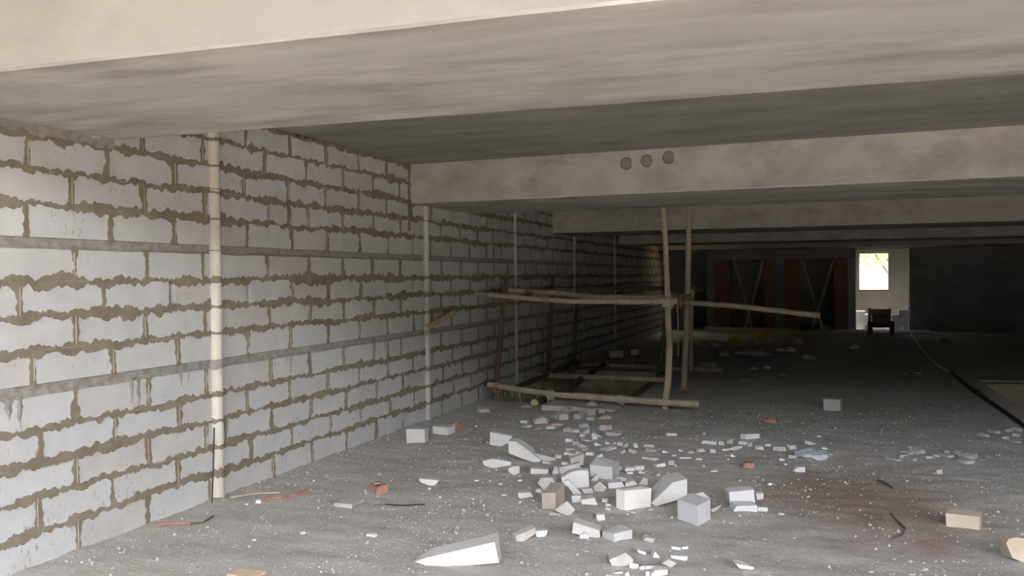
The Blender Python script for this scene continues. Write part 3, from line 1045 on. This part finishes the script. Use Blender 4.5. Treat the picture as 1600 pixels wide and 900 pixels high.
prism('block_chip', 'long flat white shard left of the rubble', 'chip', [(754, 720), (770, 716), (780, 719), (799, 721), (798, 726), (770, 731), (756, 726)], 0.05, 'chunk', 19)
prism('block_chip', 'stubby white chip below the long flat shard', 'chip', [(794, 731), (803, 727), (812, 727), (812, 737), (803, 741), (795, 736)], 0.05, 'chunk', 19)
prism('block_chip', 'white slab with a split top left of the stained block', 'chip', [(829, 731), (857, 733), (856, 740), (829, 739.5)], 0.10, 'chunk', 19)
prism('block_chip', 'white flat chip lying left of the stained block', 'chip', [(809, 769), (829, 768), (834, 775), (811, 778)], 0.06, 'chunk', 19)
box3('block', 'brown-stained upright block at the left of the rubble', BL, (847, 794), (868, 797), (882, 782), 31, 'stained', hL=28)
prism('broken_block', 'grey jagged block leaning behind the stained block', BL, [(840, 752), (845, 744), (862, 743.5), (868, 751), (868, 763), (848, 762)], 0.12, 'dusty', 10)
prism('broken_block', 'pale triangular shard in front of the stained block', BL, [(867, 797), (886, 783), (899, 797), (890, 806), (878, 803)], 0.05, 'dusty', 35, drop=0.3)
prism('broken_block', 'white block with one corner broken off, mid rubble', BL, [(877, 745), (890, 737), (901, 733.5), (919.5, 733), (921, 760.7), (903, 761), (880, 757)], 0.11, 'chunk', 16)
prism('block_chip', 'slender white stick of block lying on the rubble', 'chip', [(881, 750), (888, 748), (909, 769), (905, 772), (897, 771)], 0.04, 'chunk', 10)
box3('block', 'largest pale block at the back of the rubble', BL, (922, 747), (957, 751), (967.5, 742), 21, 'chunk', hB=26)
prism('broken_block', 'flat pale plate standing behind the broken-corner block', BL, [(891, 717), (912, 709), (912, 728), (893, 729)], 0.05, 'dusty', 30)
prism('broken_block', 'tilted pale plate left of the largest pale block', BL, [(874, 731), (906, 723), (907, 731), (880, 742), (875, 739)], 0.06, 'dusty', 30)
prism('block_chip', 'small white cube in the middle of the rubble', 'chip', [(893, 772), (908, 771.5), (908, 782), (894, 783)], 0.06, 'chunk', 19)
prism('block_chip', 'white slab beside the small cube mid rubble', 'chip', [(908, 779), (929, 776), (934, 787), (909, 786)], 0.10, 'chunk', 19)
prism('broken_block', 'pointed pale lump in front of the largest pale block', BL, [(927, 762), (937, 753), (948, 762), (944, 769), (929, 768)], 0.07, 'dusty', 19)
prism('block_chip', 'low pale lump beside the broken-corner block', 'chip', [(908, 763), (925, 761.5), (927, 769), (913, 770)], 0.05, 'dusty', 19)
prism('block_chip', 'round-ended white chip against the largest pale block', 'chip', [(923, 751), (932, 742), (936, 747), (932, 752)], 0.05, 'chunk', 19)
prism('block_slab', 'white slab behind the two-tone block', 'slab', [(950, 755), (972, 753), (976, 761), (951, 764)], 0.12, 'chunk', 19)
prism('block_slab', 'pale slab right behind the two-tone block', 'slab', [(977, 756), (991, 752), (997, 758), (977, 762)], 0.09, 'chunk', 19)
prism('block_chip', 'upright pale triangle behind the two-tone block', 'chip', [(997, 760), (1006, 748), (1012, 751), (1012, 760)], 0.03, 'dusty', 19)
prism('block_chip', 'small flat chip right of the largest pale block', 'chip', [(960, 750), (968, 745), (980, 749), (978, 753), (962, 753)], 0.05, 'dusty', 19)
box3('broken_block', 'large two-tone block, white end and cream face, front of rubble', BL, (963, 793), (976, 796), (1017, 791.5), 32, 'palecream', hL=31)
prism('broken_block', 'big white wedge block rising to the right in the rubble', BL, [(1018, 786), (1051, 754), (1073.4, 748.5), (1073.8, 777), (1024, 791)], 0.27, 'chunk', 24)
box3('block', 'white block with a corner towards the camera, right of the rubble', BL, (1059, 811), (1090, 822.5), (1110, 811), 33, 'chunk', j=0.001)
prism('block_chip', 'grey plate leaning behind the corner-on white block', 'chip', [(1086, 770), (1098, 767), (1109, 776), (1110, 787), (1087, 786)], 0.04, 'dusty', 19)
prism('block_chip', 'flat grey shard right of the corner-on white block', 'chip', [(1110, 795), (1128, 788), (1122, 796), (1113, 800)], 0.06, 'dusty', 19)
prism('block', 'white block resting on a slab, right of the rubble', BL, [(1139, 769), (1178, 765), (1180, 785), (1141, 788)], 0.12, 'chunk', 17, z=0.02)
prism('block_slab', 'pale slab under the resting white block', 'slab', [(1151, 790), (1183, 789), (1183.6, 800), (1146, 798.5)], 0.14, 'chunk', 19)
prism('block_chip', 'white chip at the right end of the pale slab', 'chip', [(1184, 790), (1199, 791), (1200, 798), (1184.5, 798)], 0.08, 'chunk', 19)
prism('block_chip', 'white chip beside the resting white block', 'chip', [(1181, 770), (1193, 769), (1193, 778), (1183, 780)], 0.06, 'chunk', 19)
prism('broken_block', 'long white block, left of the two in the foreground', BL, [(894, 833), (896, 816), (901, 822), (937, 829), (938, 841), (921, 839)], 0.12, 'chunk', 8)
box3('broken_block', 'white block with a corner forward, right of the foreground pair', BL, (941, 841), (960, 849.5), (988, 843), 16.5, 'chunk', hL=13, hR=17)
prism('block_chip', 'low white chip in front of the long foreground block', 'chip', [(905, 837), (913, 833), (921, 836), (920, 842), (907, 841)], 0.04, 'chunk', 19)
prism('broken_block', 'grey elongated shard left in the foreground', BL, [(806, 837), (837, 824), (836, 834), (818, 846), (807, 845)], 0.07, 'dusty', 40)
prism('block_chip', 'notched white chip beside the grey elongated shard', 'chip', [(836, 832), (856, 831), (854, 838), (849, 842), (838, 841)], 0.05, 'chunk', 19)
prism('block_chip', 'white cubic chip alone before the two-tone block', 'chip', [(932, 804), (944, 803), (946, 811), (933, 813)], 0.06, 'chunk', 19)
# heap at the bottom edge
heap = [([(1005, 845), (1010, 840), (1023, 842), (1021, 849.5)], 'dusty', 'tan square chip at the top of the front heap'),
        ([(1049, 851), (1064, 853), (1064, 858), (1049, 855)], 'chunk', 'white chip at the right top of the front heap'),
        ([(1065, 852), (1075, 851), (1075, 856), (1066, 857)], 'chunk', 'small white chip touching the right top chip'),
        ([(1020, 872), (1023, 861), (1032, 872)], 'chunk', 'white triangular splinter standing in the front heap'),
        ([(1048, 865), (1075, 867), (1073, 874), (1049, 870)], 'chunk', 'long white chip at the right of the front heap'),
        ([(952, 875), (978, 864), (990, 875), (988, 884), (956, 885)], 'dusty', 'tan pyramid-shaped lump at the left of the front heap'),
        ([(984, 877), (998, 879), (997, 887), (984, 885)], 'chunk', 'white square chip right of the tan pyramid lump'),
        ([(996, 859), (1009, 863), (1009, 868), (997, 864)], 'chunk', 'white tilted chip at the centre of the front heap'),
        ([(1034, 880), (1045, 874), (1058, 880), (1048, 887)], 'dusty', 'pale flat lump at the right of the front heap'),
        ([(1008, 884), (1024, 884), (1023, 889.5), (1009, 889)], 'chunk', 'white bar lying across the front heap'),
        ([(1024, 888), (1043, 887), (1043, 895), (1020, 899), (1016, 895)], 'chunk', 'white slab at the bottom of the front heap'),
        ([(1009, 890), (1015, 890), (1015, 899), (1009, 899)], 'chunk', 'small white post-like chip at the bottom of the heap'),
        ([(946, 896), (970, 897), (969, 903), (946, 902)], 'chunk', 'white slab cut by the bottom edge of the picture'),
        ([(958, 893), (972, 890), (974, 894), (962, 895)], 'chunk', 'thin white shard below the tan pyramid lump'),
        ([(976, 895), (982, 889), (984, 896), (979, 898)], 'chunk', 'tiny white chip below the tan pyramid lump'),
        ([(999, 885), (1006, 882), (1009, 889), (1000, 889)], 'chunk', 'white triangular chip left of the white bar')]
for (poly, mt, lab) in heap:
    prism('block_chip', lab, 'chip', poly, 0.07, mt, 19, group='chips in the front heap')
prism('block_chip', 'white chip lying alone right of the front heap', 'chip', [(1150, 882), (1162, 884), (1178, 887), (1178, 891.5), (1155, 889)], 0.10, 'chunk', 19)
# right side
box3('block', 'cream block with chamfered corners, alone at the right', BL, (1478.5, 823), (1530.7, 829), (1534, 822), 23.5, 'cream')
prism('stone', 'yellowish rough stone at the right edge of the picture', 'stone', [(1572, 845), (1577, 838), (1590, 836), (1612, 840), (1612, 872), (1600, 876), (1582, 868), (1578, 855)], 0.14, 'cream', 19, shrink=0.3)
prism('block_chip', 'small pale chip on bare floor left above the cream block', 'chip', [(1463, 733), (1472, 731), (1473, 739), (1464, 740)], 0.06, 'dusty', 19)
box3('block', 'tan block standing on the dim floor right of the scaffold', BL, (1287, 641), (1313, 642.5), (1316, 640), 18.5, 'dusty')
prism('block', 'white block in the dark behind the floor opening, left of two', BL, [(951, 549), (973, 548), (974, 558), (952, 559.5)], 0.2, 'chunk', 10)
prism('block', 'white block in the dark behind the floor opening, right of two', BL, [(985, 546), (998, 545), (998, 554), (985.5, 555)], 0.2, 'chunk', 10)
prism('block_chip', 'oblong white chip on bare floor before the scaffold', 'chip', [(1041, 677), (1057, 677), (1058, 682), (1042, 681.5)], 0.08, 'chunk', 19)
box3('block', 'small white block behind the row of chips', BL, (1157, 686), (1165, 687.5), (1187, 686), 9, 'chunk')
prism('brick_piece', 'orange brick fragment in the scatter of chips', 'brick', [(1159, 730), (1165, 723), (1179, 723), (1178, 731.5)], 0.08, 'brick', 19)
prism('block_chip', 'pentagonal white chip below the plastic sheet', 'chip', [(1240, 735), (1246, 730), (1258, 729.5), (1258, 738), (1244, 737.5)], 0.07, 'chunk', 19)


ONES = ['', 'first', 'second', 'third', 'fourth', 'fifth', 'sixth', 'seventh', 'eighth', 'ninth', 'tenth', 'eleventh', 'twelfth', 'thirteenth', 'fourteenth', 'fifteenth', 'sixteenth', 'seventeenth', 'eighteenth', 'nineteenth']


def ordinal(k):
    if k == 1: return 'leftmost'
    if k < 20: return ONES[k] + ' from left'
    tens = {2: ('twenty', 'twentieth'), 3: ('thirty', 'thirtieth')}[k // 10]
    return (tens[1] if k % 10 == 0 else tens[0] + '-' + ONES[k % 10]) + ' from left'


def scatter(name, items, mat, what, cat, group, **kw):
    for k, q in enumerate(sorted(items)):
        chunk(name, *q, mat, ordinal(k + 1) + ' of the ' + what, cat, group, **kw)


def chunk(name, cx, by, w, h, mat, label, cat, group, rough=0.24, depth=None, flat=1.0):
    p = onZ(cx, by)
    s = proj(p)[2] / FPX
    ww, hh = w * s * 0.5, h * s * 0.8
    dd = (depth or min(0.09, ww * 1.1)) * 0.5
    a = random.uniform(-0.8, 0.8) + YAW
    u = Vector((math.cos(a), math.sin(a), 0)); v = Vector((-math.sin(a), math.cos(a), 0))
    pts = []
    zb = floor_h(p.x, p.y) - 0.003
    for sx in (-1, 1):
        for sy in (-1, 1):
            for sz in (0, 1):
                k = 1 - (0.3 * random.random() if sz else 0.1 * random.random())
                pts.append(p + u * ww * sx * k * random.uniform(1 - rough, 1) + v * (dd + dd * sy * k) + Vector((0, 0, zb + sz * hh * random.uniform(0.7, 1.05) * flat)))
    kind = random.random()
    if rough <= 0.25 and kind < 0.45:            # wedge: one upper edge broken away
        e = random.choice(((1, 3), (1, 5), (5, 7), (3, 7)))
        for q in e: pts[q] = pts[q] - Vector((0, 0, hh * random.uniform(0.55, 0.85)))
    elif rough <= 0.25 and kind < 0.65:          # knocked corner
        q = random.choice((1, 5)); pts[q] = pts[q].lerp(p + v * dd + Vector((0, 0, zb)), random.uniform(0.35, 0.6))
    if mat == 'chunk' and random.random() < 0.3: mat = 'dusty' if random.random() < 0.6 else 'palecream'
    if rough > 0.25:
        pts.append(p + v * dd + Vector((random.uniform(-.3, .3) * ww, 0, zb + hh * 1.15)))
        for sx in (-1, 1): pts.append(p + u * ww * sx * 1.12 + v * dd + Vector((0, 0, zb + hh * 0.45)))
    vv, f = hull(pts)
    return tag(raw(name, vv, f, mat), label, cat, group)


rear = [(818, 661, 14, 6), (826, 667, 16, 5), (858, 671, 18, 6), (887, 677, 20, 7), (901, 677, 11, 9), (916, 679, 18, 12), (932, 683, 18, 10), (909, 684, 8, 5), (921, 689, 16, 5), (930, 687, 10, 8),
        (889, 691, 15, 7), (900, 695, 12, 8), (914, 697, 20, 9), (893, 703, 18, 6), (912, 703, 12, 4), (935, 695, 14, 9), (950, 694, 10, 5), (959, 694, 7, 5), (968, 696, 11, 7), (979, 698, 10, 9),
        (956, 703, 28, 6), (974, 708, 8, 8), (987, 708, 15, 9), (994, 699, 7, 8), (887, 711, 20, 7), (905, 712, 14, 8), (920, 711, 14, 7), (937, 713, 13, 7), (854, 725, 18, 6), (872, 717, 12, 7), (882, 726, 14, 6), (868, 740, 15, 14)]
scatter('block_chip', rear, 'chunk', 'small white chips behind the main rubble', 'chip', 'white chips behind the main rubble')
row = [(1108, 695, 27, 8), (1126, 695, 11, 7), (1139, 693, 12, 9), (1160, 695, 16, 7), (1154, 702, 26, 7), (1173, 698, 8, 9), (1186, 703, 16, 9), (1200, 697, 10, 5), (1219, 704, 25, 9), (1240, 702, 14, 8),
       (1272, 695, 22, 9), (1289, 704, 11, 5), (1237, 715, 15, 6), (1114, 707, 13, 10), (1098, 706, 15, 8), (1133, 703, 13, 5), (1146, 713, 10, 7), (1134, 712, 10, 4), (1084, 709, 12, 5), (1040, 707, 12, 7),
       (1018, 706, 18, 6), (1014, 699, 20, 6), (993, 686 + 13, 7, 7), (1072, 717, 24, 4), (1091, 719, 12, 4), (1034, 728, 20, 7), (1048, 725, 11, 10), (1057, 728, 6, 5), (1000, 734, 18, 9), (1116, 738, 13, 3),
       (1013, 717, 30, 5), (985, 736, 20, 8), (984, 742, 12, 5), (1280, 683, 8, 4), (1222, 720, 9, 5), (1064, 706, 8, 5), (1055, 712, 9, 4)]
scatter('block_chip', row, 'chunk', 'small white chips in the row right of the rubble', 'chip', 'white chips right of the main rubble')
front = [(951, 790, 10, 6), (944, 783, 10, 8), (949, 797, 9, 6), (1016, 797, 9, 6), (985, 799, 22, 3), (864, 806, 20, 5), (840, 768, 12, 7), (852, 748, 9, 6), (878, 770, 8, 8), (870, 783, 9, 14), (1003, 740, 12, 6), (970, 735, 10, 6), (1028, 745, 10, 6), (1110, 811, 7, 4)]
scatter('block_chip', front, 'chunk', 'small white chips between the main rubble blocks', 'chip', 'white chips among the main rubble')
lone = [(848, 678, 6, 3), (745, 667, 8, 5), (762, 693, 5, 3), (404, 789, 10, 7), (385, 790, 7, 3), (475, 835, 10, 5), (668, 766, 8, 5), (579, 841, 18, 5), (745, 752, 8, 3), (812, 751, 8, 4), (782, 757, 8, 4), (788, 775, 9, 4), (764, 751, 6, 3), (1228, 728, 6, 4),
        (1204, 757, 8, 5), (1223, 804, 9, 4), (1142, 817, 8, 3), (1427, 737, 5, 3), (1362, 890, 8, 3), (398, 844, 8, 4), (388, 853, 5, 3), (368, 848, 5, 3), (324, 823, 6, 3), (812, 787, 6, 5), (765, 737, 5, 3), (1195, 844, 7, 3), (1274, 801, 5, 3), (1242, 840, 6, 3), (1429, 895, 12, 4), (1448, 889, 12, 4), (1100, 678, 6, 3)]
scatter('block_chip', lone, 'chunk', 'tiny white crumbs lying singly on open floor', 'chip', 'white crumbs on the open floor')
rocks = [(924, 638, 18, 13), (926, 649, 18, 13), (892, 643, 15, 9), (881, 656, 18, 13), (901, 655, 14, 10), (940, 645, 12, 9), (922, 657, 14, 7), (908, 648, 14, 9), (913, 668, 18, 8), (943, 673, 20, 10), (845, 662, 24, 13), (867, 652, 12, 8), (758, 645, 20, 9), (956, 681, 26, 7), (869, 655, 9, 8)]
scatter('concrete_lump', rocks, 'greyrock', 'rounded grey concrete lumps before the scaffold', 'rubble', 'grey lumps before the scaffold', rough=0.3, depth=0.12)
scatter('brick_rubble', ((947, 655, 24, 8), (870, 665, 24, 7), (842, 671, 14, 4), (822, 638, 18, 6), (727, 687, 9, 4), (952, 676, 16, 4)), 'brick_dust', 'crumbled reddish brick bits among the grey lumps', 'brick_dust', 'crumbled brick bits', rough=0.3, flat=0.7)
scatter('concrete_lump', ((1412, 715, 16, 7), (1425, 711, 12, 6), (1440, 710, 20, 9), (1453, 716, 14, 6), (1406, 720, 12, 5), (1508, 712, 20, 8), (1525, 716, 26, 9), (1516, 724, 20, 7), (1478, 708, 12, 7), (1487, 714, 14, 5), (1432, 719, 12, 5), (1463, 713, 10, 4)), 'greyrock', 'low grey mortar lumps on the right floor', 'rubble', 'mortar lumps on the right floor', rough=0.3, depth=0.14)
scatter('concrete_lump', ((1545, 683, 10, 6), (1560, 678, 12, 7), (1577, 676, 14, 8), (1588, 682, 14, 7), (1570, 687, 12, 5), (1592, 692, 12, 6), (1598, 673, 10, 6)), 'greyrock', 'small grey lumps at the right edge by the opening', 'rubble', 'grey lumps at the right edge', rough=0.3, depth=0.12)

# grit (nobody could count it)
def grit(name, mat, n, smin, smax, region, label, dens=None):
    g = MB()
    for _ in range(n):
        for _t in range(20):
            x = random.uniform(region[0], region[1]); y = region[2] + (region[3] - region[2]) * random.random() ** 1.9
            if PIT[0] - .05 < x < PIT[1] + .05 and PIT[2] - .05 < y < PIT[3] + .05: continue
            if PIT2[0] - .25 < x and PIT2[2] - .1 < y < PIT2[3] + .05: continue
            k = 0.5 + 0.9 * noise.noise(Vector((x * 1.2, y * 1.2, 5.0))) + (0.6 if x < 0.3 else 0)
            if random.random() < k: break
        s = random.uniform(smin, smax) * (1 if random.random() < 0.85 else 1.9)
        h = floor_h(x, y)
        a = random.random() * 6.28
        c, d = math.cos(a) * s, math.sin(a) * s
        e = random.uniform(0.5, 1.0)
        g.add([(x + c, y + d, h - 0.002), (x - d * e, y + c * e, h - 0.002), (x - c, y - d, h - 0.002), (x + d * e, y - c * e, h - 0.002),
               (x + c * .5 + d * .2, y + d * .5, h + s * .8), (x - c * .4, y - d * .4 + c * .2, h + s * random.uniform(.5, 1))],
              [(0, 1, 4), (1, 5, 4), (1, 2, 5), (2, 3, 5), (3, 4, 5), (3, 0, 4)])
    tag(g.build(name, mat, origin=(0, 0, 0)), label, 'gravel', kind='stuff')


grit('grey_grit', 'greyrock', 9000, 0.003, 0.009, (0.02, 8.5, 3.3, 13), 'grey grit and pebbles scattered over the floor')
grit('white_grit', 'chunk', 420, 0.0025, 0.007, (0.1, 8.0, 3.3, 12), 'white block crumbs sprinkled over the floor')

# ------------------------------------------------------------------ sticks, cables, bags
def strip(name, label, cat, pts, r, mat, z=0.012, n=6, group=None):
    P = []
    for (x, y) in pts:
        p = onZ(x, y); p.z = floor_h(p.x, p.y) + z; P.append(p)
    out = []
    for i in range(len(P) - 1):
        for k in range(5): out.append(P[i].lerp(P[i + 1], k / 5))
    out.append(P[-1])
    for q in out: q.z = max(q.z, floor_h(q.x, q.y) + r * 0.6)
    g = MB(); g.tube(out, r, n)
    return tag(g.build(name, mat), label, cat, group)


strip('wooden_strip', 'reddish strip of wood on the floor left of the nearest pipe', 'stick', [(243, 826), (268, 822), (297, 819)], 0.012, 'redstick')
strip('thin_root', 'dark thin twig continuing past the reddish strip', 'stick', [(298, 819), (318, 817), (334, 809)], 0.007, 'pole_dark')
strip('wooden_strip', 'long reddish strip of wood right of the nearest pipe', 'stick', [(405, 786), (445, 781), (484, 772)], 0.012, 'redstick')
strip('wooden_strip', 'pale thin lath beside the long reddish strip', 'stick', [(360, 781), (400, 776), (437, 773)], 0.007, 'wood')
strip('wire', 'short dark wire on the floor near the flat dusty block', 'wire', [(602, 792), (630, 793.5), (664, 790.5)], 0.005, 'iron')
strip('wire', 'thin pale wire in the grit below the dusty block', 'wire', [(557, 822), (570, 817), (582, 807)], 0.003, 'string')
strip('twig', 'bent brown twig on the stained floor at the right', 'stick', [(1392, 805), (1400, 815), (1414, 829), (1410, 838), (1393, 846)], 0.006, 'pole_dark')
strip('twig', 'short brown twig at the head of the stained floor', 'stick', [(1372, 752), (1384, 758), (1396, 766)], 0.008, 'pole_dark')
strip('white_cable', 'white cable trailing from the bright back doorway', 'cable', [(1423, 520), (1426, 526), (1430, 531), (1438, 543), (1452, 560), (1464, 570), (1478, 580), (1486, 582)], 0.020, 'white_cable')
strip('black_cable', 'black cable lying along the right floor opening', 'cable', [(1486, 582), (1500, 596), (1530, 619), (1560, 640), (1590, 660), (1612, 676)], 0.024, 'black_cable')
p = onZ(385, 898)
tv, tf = hull([Vector((p.x + dx, p.y + dy, z)) for dx, dy in ((-0.1, -0.05), (0.09, -0.06), (0.1, 0.05), (-0.08, 0.04)) for z in (-0.004, 0.014 + 0.05 * dy)])
tag(raw('wood_scrap', tv, tf, 'wood'), 'yellowish wood scrap at the bottom edge of the picture', 'scrap')


def crumple(name, label, cat, cx, by, w, h, mat, depth=0.3, group=None, seed=0, amp=0.35):
    p = onZ(cx, by)
    s = proj(p)[2] / FPX
    ww, hh = w * s / 2, h * s
    bm = bmesh.new()
    bmesh.ops.create_icosphere(bm, subdivisions=3, radius=1.0)
    vs = []
    for v in bm.verts:
        c = v.co
        k = 1 + amp * noise.noise(c * 2.1 + Vector((seed, 0, 0))) + amp * 0.7 * noise.noise(c * 5.3 + Vector((0, seed, 0)))
        q = c * k
        vs.append(Vector((p.x + (q.x * R0.x) * ww - q.y * R0.y * depth / 2, p.y + q.x * R0.y * ww + q.y * R0.x * depth / 2 + depth / 2, max(0.0, q.z * 0.62 + 0.38) * hh)))
    bm.verts.index_update()
    fs = [tuple(x.index for x in f.verts) for f in bm.faces]
    bm.free()
    return tag(raw(name, vs, fs, mat), label, cat, group)


crumple('plastic_sheet', 'crumpled translucent plastic sheet at the end of the chip row', 'plastic', 1270, 720, 54, 12, 'plastic', 0.35, seed=3)
crumple('yellow_sack', 'bright yellow crumpled sack in the dark rubbish, left', 'sack', 1146, 540, 16, 13, 'yellow', 0.4, seed=5)
crumple('yellow_sack', 'yellow crumpled sack in the dark rubbish, middle', 'sack', 1190, 529, 14, 9, 'yellow', 0.4, seed=6)
crumple('yellow_sack', 'yellow crumpled sack in the dark rubbish, right', 'sack', 1240, 524, 10, 9, 'yellow', 0.4, seed=7)
crumple('yellow_sack', 'dull yellow sack heaped by the second black doorway', 'sack', 1286, 517, 12, 10, 'yellow', 0.4, seed=8)
crumple('plastic_sheet', 'shiny white plastic scrap in the dark rubbish', 'plastic', 1228, 550, 26, 7, 'plastic', 0.4, seed=9)
crumple('cloth_heap', 'flat grey cloth heap left of the yellow sack', 'cloth', 1110, 544, 34, 11, 'dusty', 0.6, seed=10)
crumple('plastic_sheet', 'crumpled grey sheet in the middle of the dark rubbish', 'plastic', 1178, 557, 50, 9, 'dusty', 0.5, seed=11, amp=0.6)
crumple('stone', 'flat brown stone behind the scaffold rail end', 'stone', 1104, 575, 30, 9, 'dusty', 0.4, seed=12, amp=0.15)
crumple('stone', 'low pale stone on the dim floor right of the scaffold', 'stone', 1176, 579, 16, 5, 'dusty', 0.2, seed=13, amp=0.15)
crumple('stone', 'small pale stone beside the low pale stone', 'stone', 1198, 578, 10, 6, 'dusty', 0.2, seed=14, amp=0.15)
crumple('plastic_bag', 'small white bag on the floor before the bright doorway', 'bag', 1335, 546, 14, 8, 'plastic', 0.3, seed=15)
crumple('red_scrap', 'dark red scrap on the floor before the dark right wall', 'scrap', 1477, 535, 12, 6, 'redstick', 0.3, seed=16)
for (q, lab) in (((1131, 557, 18, 12), 'grey block in the dark rubbish under the left yellow sack'), ((1183, 537, 18, 9), 'pale broken block in the middle of the dark rubbish'), ((1204, 536, 11, 9), 'grey square block right in the dark rubbish'),
                 ((1248, 536, 14, 12), 'grey block standing at the right of the dark rubbish'), ((1272, 561, 16, 8), 'pale broken block at the right end of the rubbish'), ((1415, 586, 8, 6), 'lone grey lump on the dim floor, left of two'), ((1434, 584, 12, 4), 'lone flat grey lump on the dim floor, right of two'),
                 ((1227, 588, 8, 6), 'round grey lump alone on the dim floor'), ((1034, 552, 12, 9), 'pale block seen between the scaffold posts'), ((1157, 595, 8, 4), 'small pale chip on the dim floor behind the scaffold')):
    chunk('broken_block', *q, 'dusty', lab, 'block', None, depth=0.2)
for (a, b, Y, lab) in (((1100, 511.5), (1232, 515), 28.2, 'long pale plank lying before the back wall, rear one'), ((1112, 517), (1222, 519), 27.5, 'long pale plank lying before the back wall, front one')):
    p, q = onY(*a, Y), onY(*b, Y)
    g = MB(); g.box((p.x, Y, 0.05), (q.x, Y + 0.12, 0.12)); tag(g.build('plank', 'wood'), lab, 'plank')

# poles leaning in the black doorways
for (a, b, lab) in (((1146, 407), (1174, 508), 'pole leaning right in the left black doorway'), ((1191, 408), (1168, 500), 'pole leaning left in the left black doorway'),
                    ((1253, 407), (1283, 508), 'pale pole leaning right in the right black doorway'), ((1301, 407), (1276, 490), 'pole leaning left in the right black doorway')):
    p, q = onY(*a, BACK_Y - 0.03), onY(*b, BACK_Y - 0.35)
    q.z = max(0.0, q.z)
    d = (q - p); q = p + d * ((p.z - 0.06) / (p.z - q.z)) if q.z > 0.1 else q
    g = MB(); g.tube([p, (p + q) / 2 + Vector((0.02, 0, 0)), q], 0.04, 8)
    tag(g.build('leaning_pole', 'pole'), lab, 'pole')

# ------------------------------------------------------------------ bright alcove: stacked blocks, bench
YA = BACK_Y + 0.5
def ablock(x0, x1, ytop, ybot, Y, dep, lab):
    p, q = onY(x0, ybot, Y), onY(x1, ytop, Y)
    g = MB(); g.box((max(p.x, AX0 + 0.01) + 0.004, Y, max(0.0, p.z)), (q.x - 0.004, Y + dep, q.z - 0.004))
    tag(g.build('stacked_block', 'chunk'), lab, 'block', 'blocks stacked in the bright alcove')


for k, (x0, x1, yt, yb) in enumerate(((1338, 1352, 499, 516), (1338, 1352, 486, 499), (1352, 1357, 491, 516), (1393, 1410, 506, 516), (1393, 1412, 497.5, 506), (1393, 1405, 492, 497.5), (1404, 1420, 484, 497.5), (1412, 1420, 497.5, 516), (1417, 1420, 478, 484))):
    ablock(x0, x1, yt, yb, YA, 0.35,
           ('lowest block of the left stack in the alcove', 'top block of the left stack in the alcove', 'slim upright block right of the left alcove stack', 'lowest step block right of the bench', 'second step block right of the bench', 'thin third step block right of the bench',
            'high step block by the right alcove edge', 'dark lower block by the right alcove edge', 'small topmost block at the right alcove edge')[k])

YB = 27.2
bp = onY(1376, 526, YB)
bench = empty('work_trestle', (bp.x, YB, 0))
tag(bench, 'dark trestle with a maroon board in front of the bright doorway', 'trestle')
def bpart(name, x0, x1, yt, yb, y0, y1, mat):
    p, q = onY(x0, yb, YB), onY(x1, yt, YB)
    g = MB(); g.box((p.x, YB + y0, max(0.0 if y0 < 9 else 0, p.z)), (q.x, YB + y1, q.z)); g.build(name, mat, bench)
bpart('leg', 1356, 1363.5, 502, 530, 0.0, 0.14, 'darkwood')
bpart('leg', 1390.5, 1397.5, 502, 530, 0.0, 0.14, 'darkwood')
bpart('back_post', 1357, 1362, 482, 503, 0.15, 0.25, 'pole')
bpart('back_post', 1389, 1393, 482, 503, 0.15, 0.25, 'pole')
bpart('board', 1362.5, 1391.5, 490, 507, 0.04, 0.10, 'maroon')
bpart('top_board', 1362, 1391, 483.5, 491, 0.02, 0.30, 'greyboard')
bpart('rung', 1363, 1391, 506, 512, 0.05, 0.11, 'darkwood')

# ------------------------------------------------------------------ tree outside the rear window
tb = Vector((wx1 + 0.9, REAR_Y + 7.0, 0.0))
tree = empty('tree', tb)
tag(tree, 'leafy green tree seen through the small rear window', 'tree')
g = MB(); g.tube([tb, tb + Vector((-0.1, 0.1, 1.2)), tb + Vector((-0.5, 0, 2.6)), tb + Vector((-0.9, 0, 4.0))], [0.14, 0.11, 0.09, 0.05], 8)
g.tube([tb + Vector((-0.1, 0.1, 1.2)), tb + Vector((-0.9, 0.1, 2.5)), tb + Vector((-1.6, 0, 3.4))], [0.06, 0.045, 0.02], 6)
g.build('trunk', 'bark', tree)
g = MB()
for _ in range(2600):
    c = tb + Vector((-1.1, 0, 2.85)) + Vector((random.gauss(0, 1.1), random.gauss(0, 0.8), random.gauss(0, 0.75)))
    if c.z < 2.0 + 0.4 * noise.noise(c * 1.7): continue
    s = random.uniform(0.05, 0.11)
    u = Vector((random.gauss(0, 1), random.gauss(0, 1), random.gauss(0, 1))).normalized()
    v = u.orthogonal().normalized()
    g.add([c - u * s, c + v * s * .5 + Vector((0, 0, .01)), c + u * s, c - v * s * .5], [(0, 1, 2, 3)])
tag(g.build('crown', 'leaf', tree), kind='stuff')
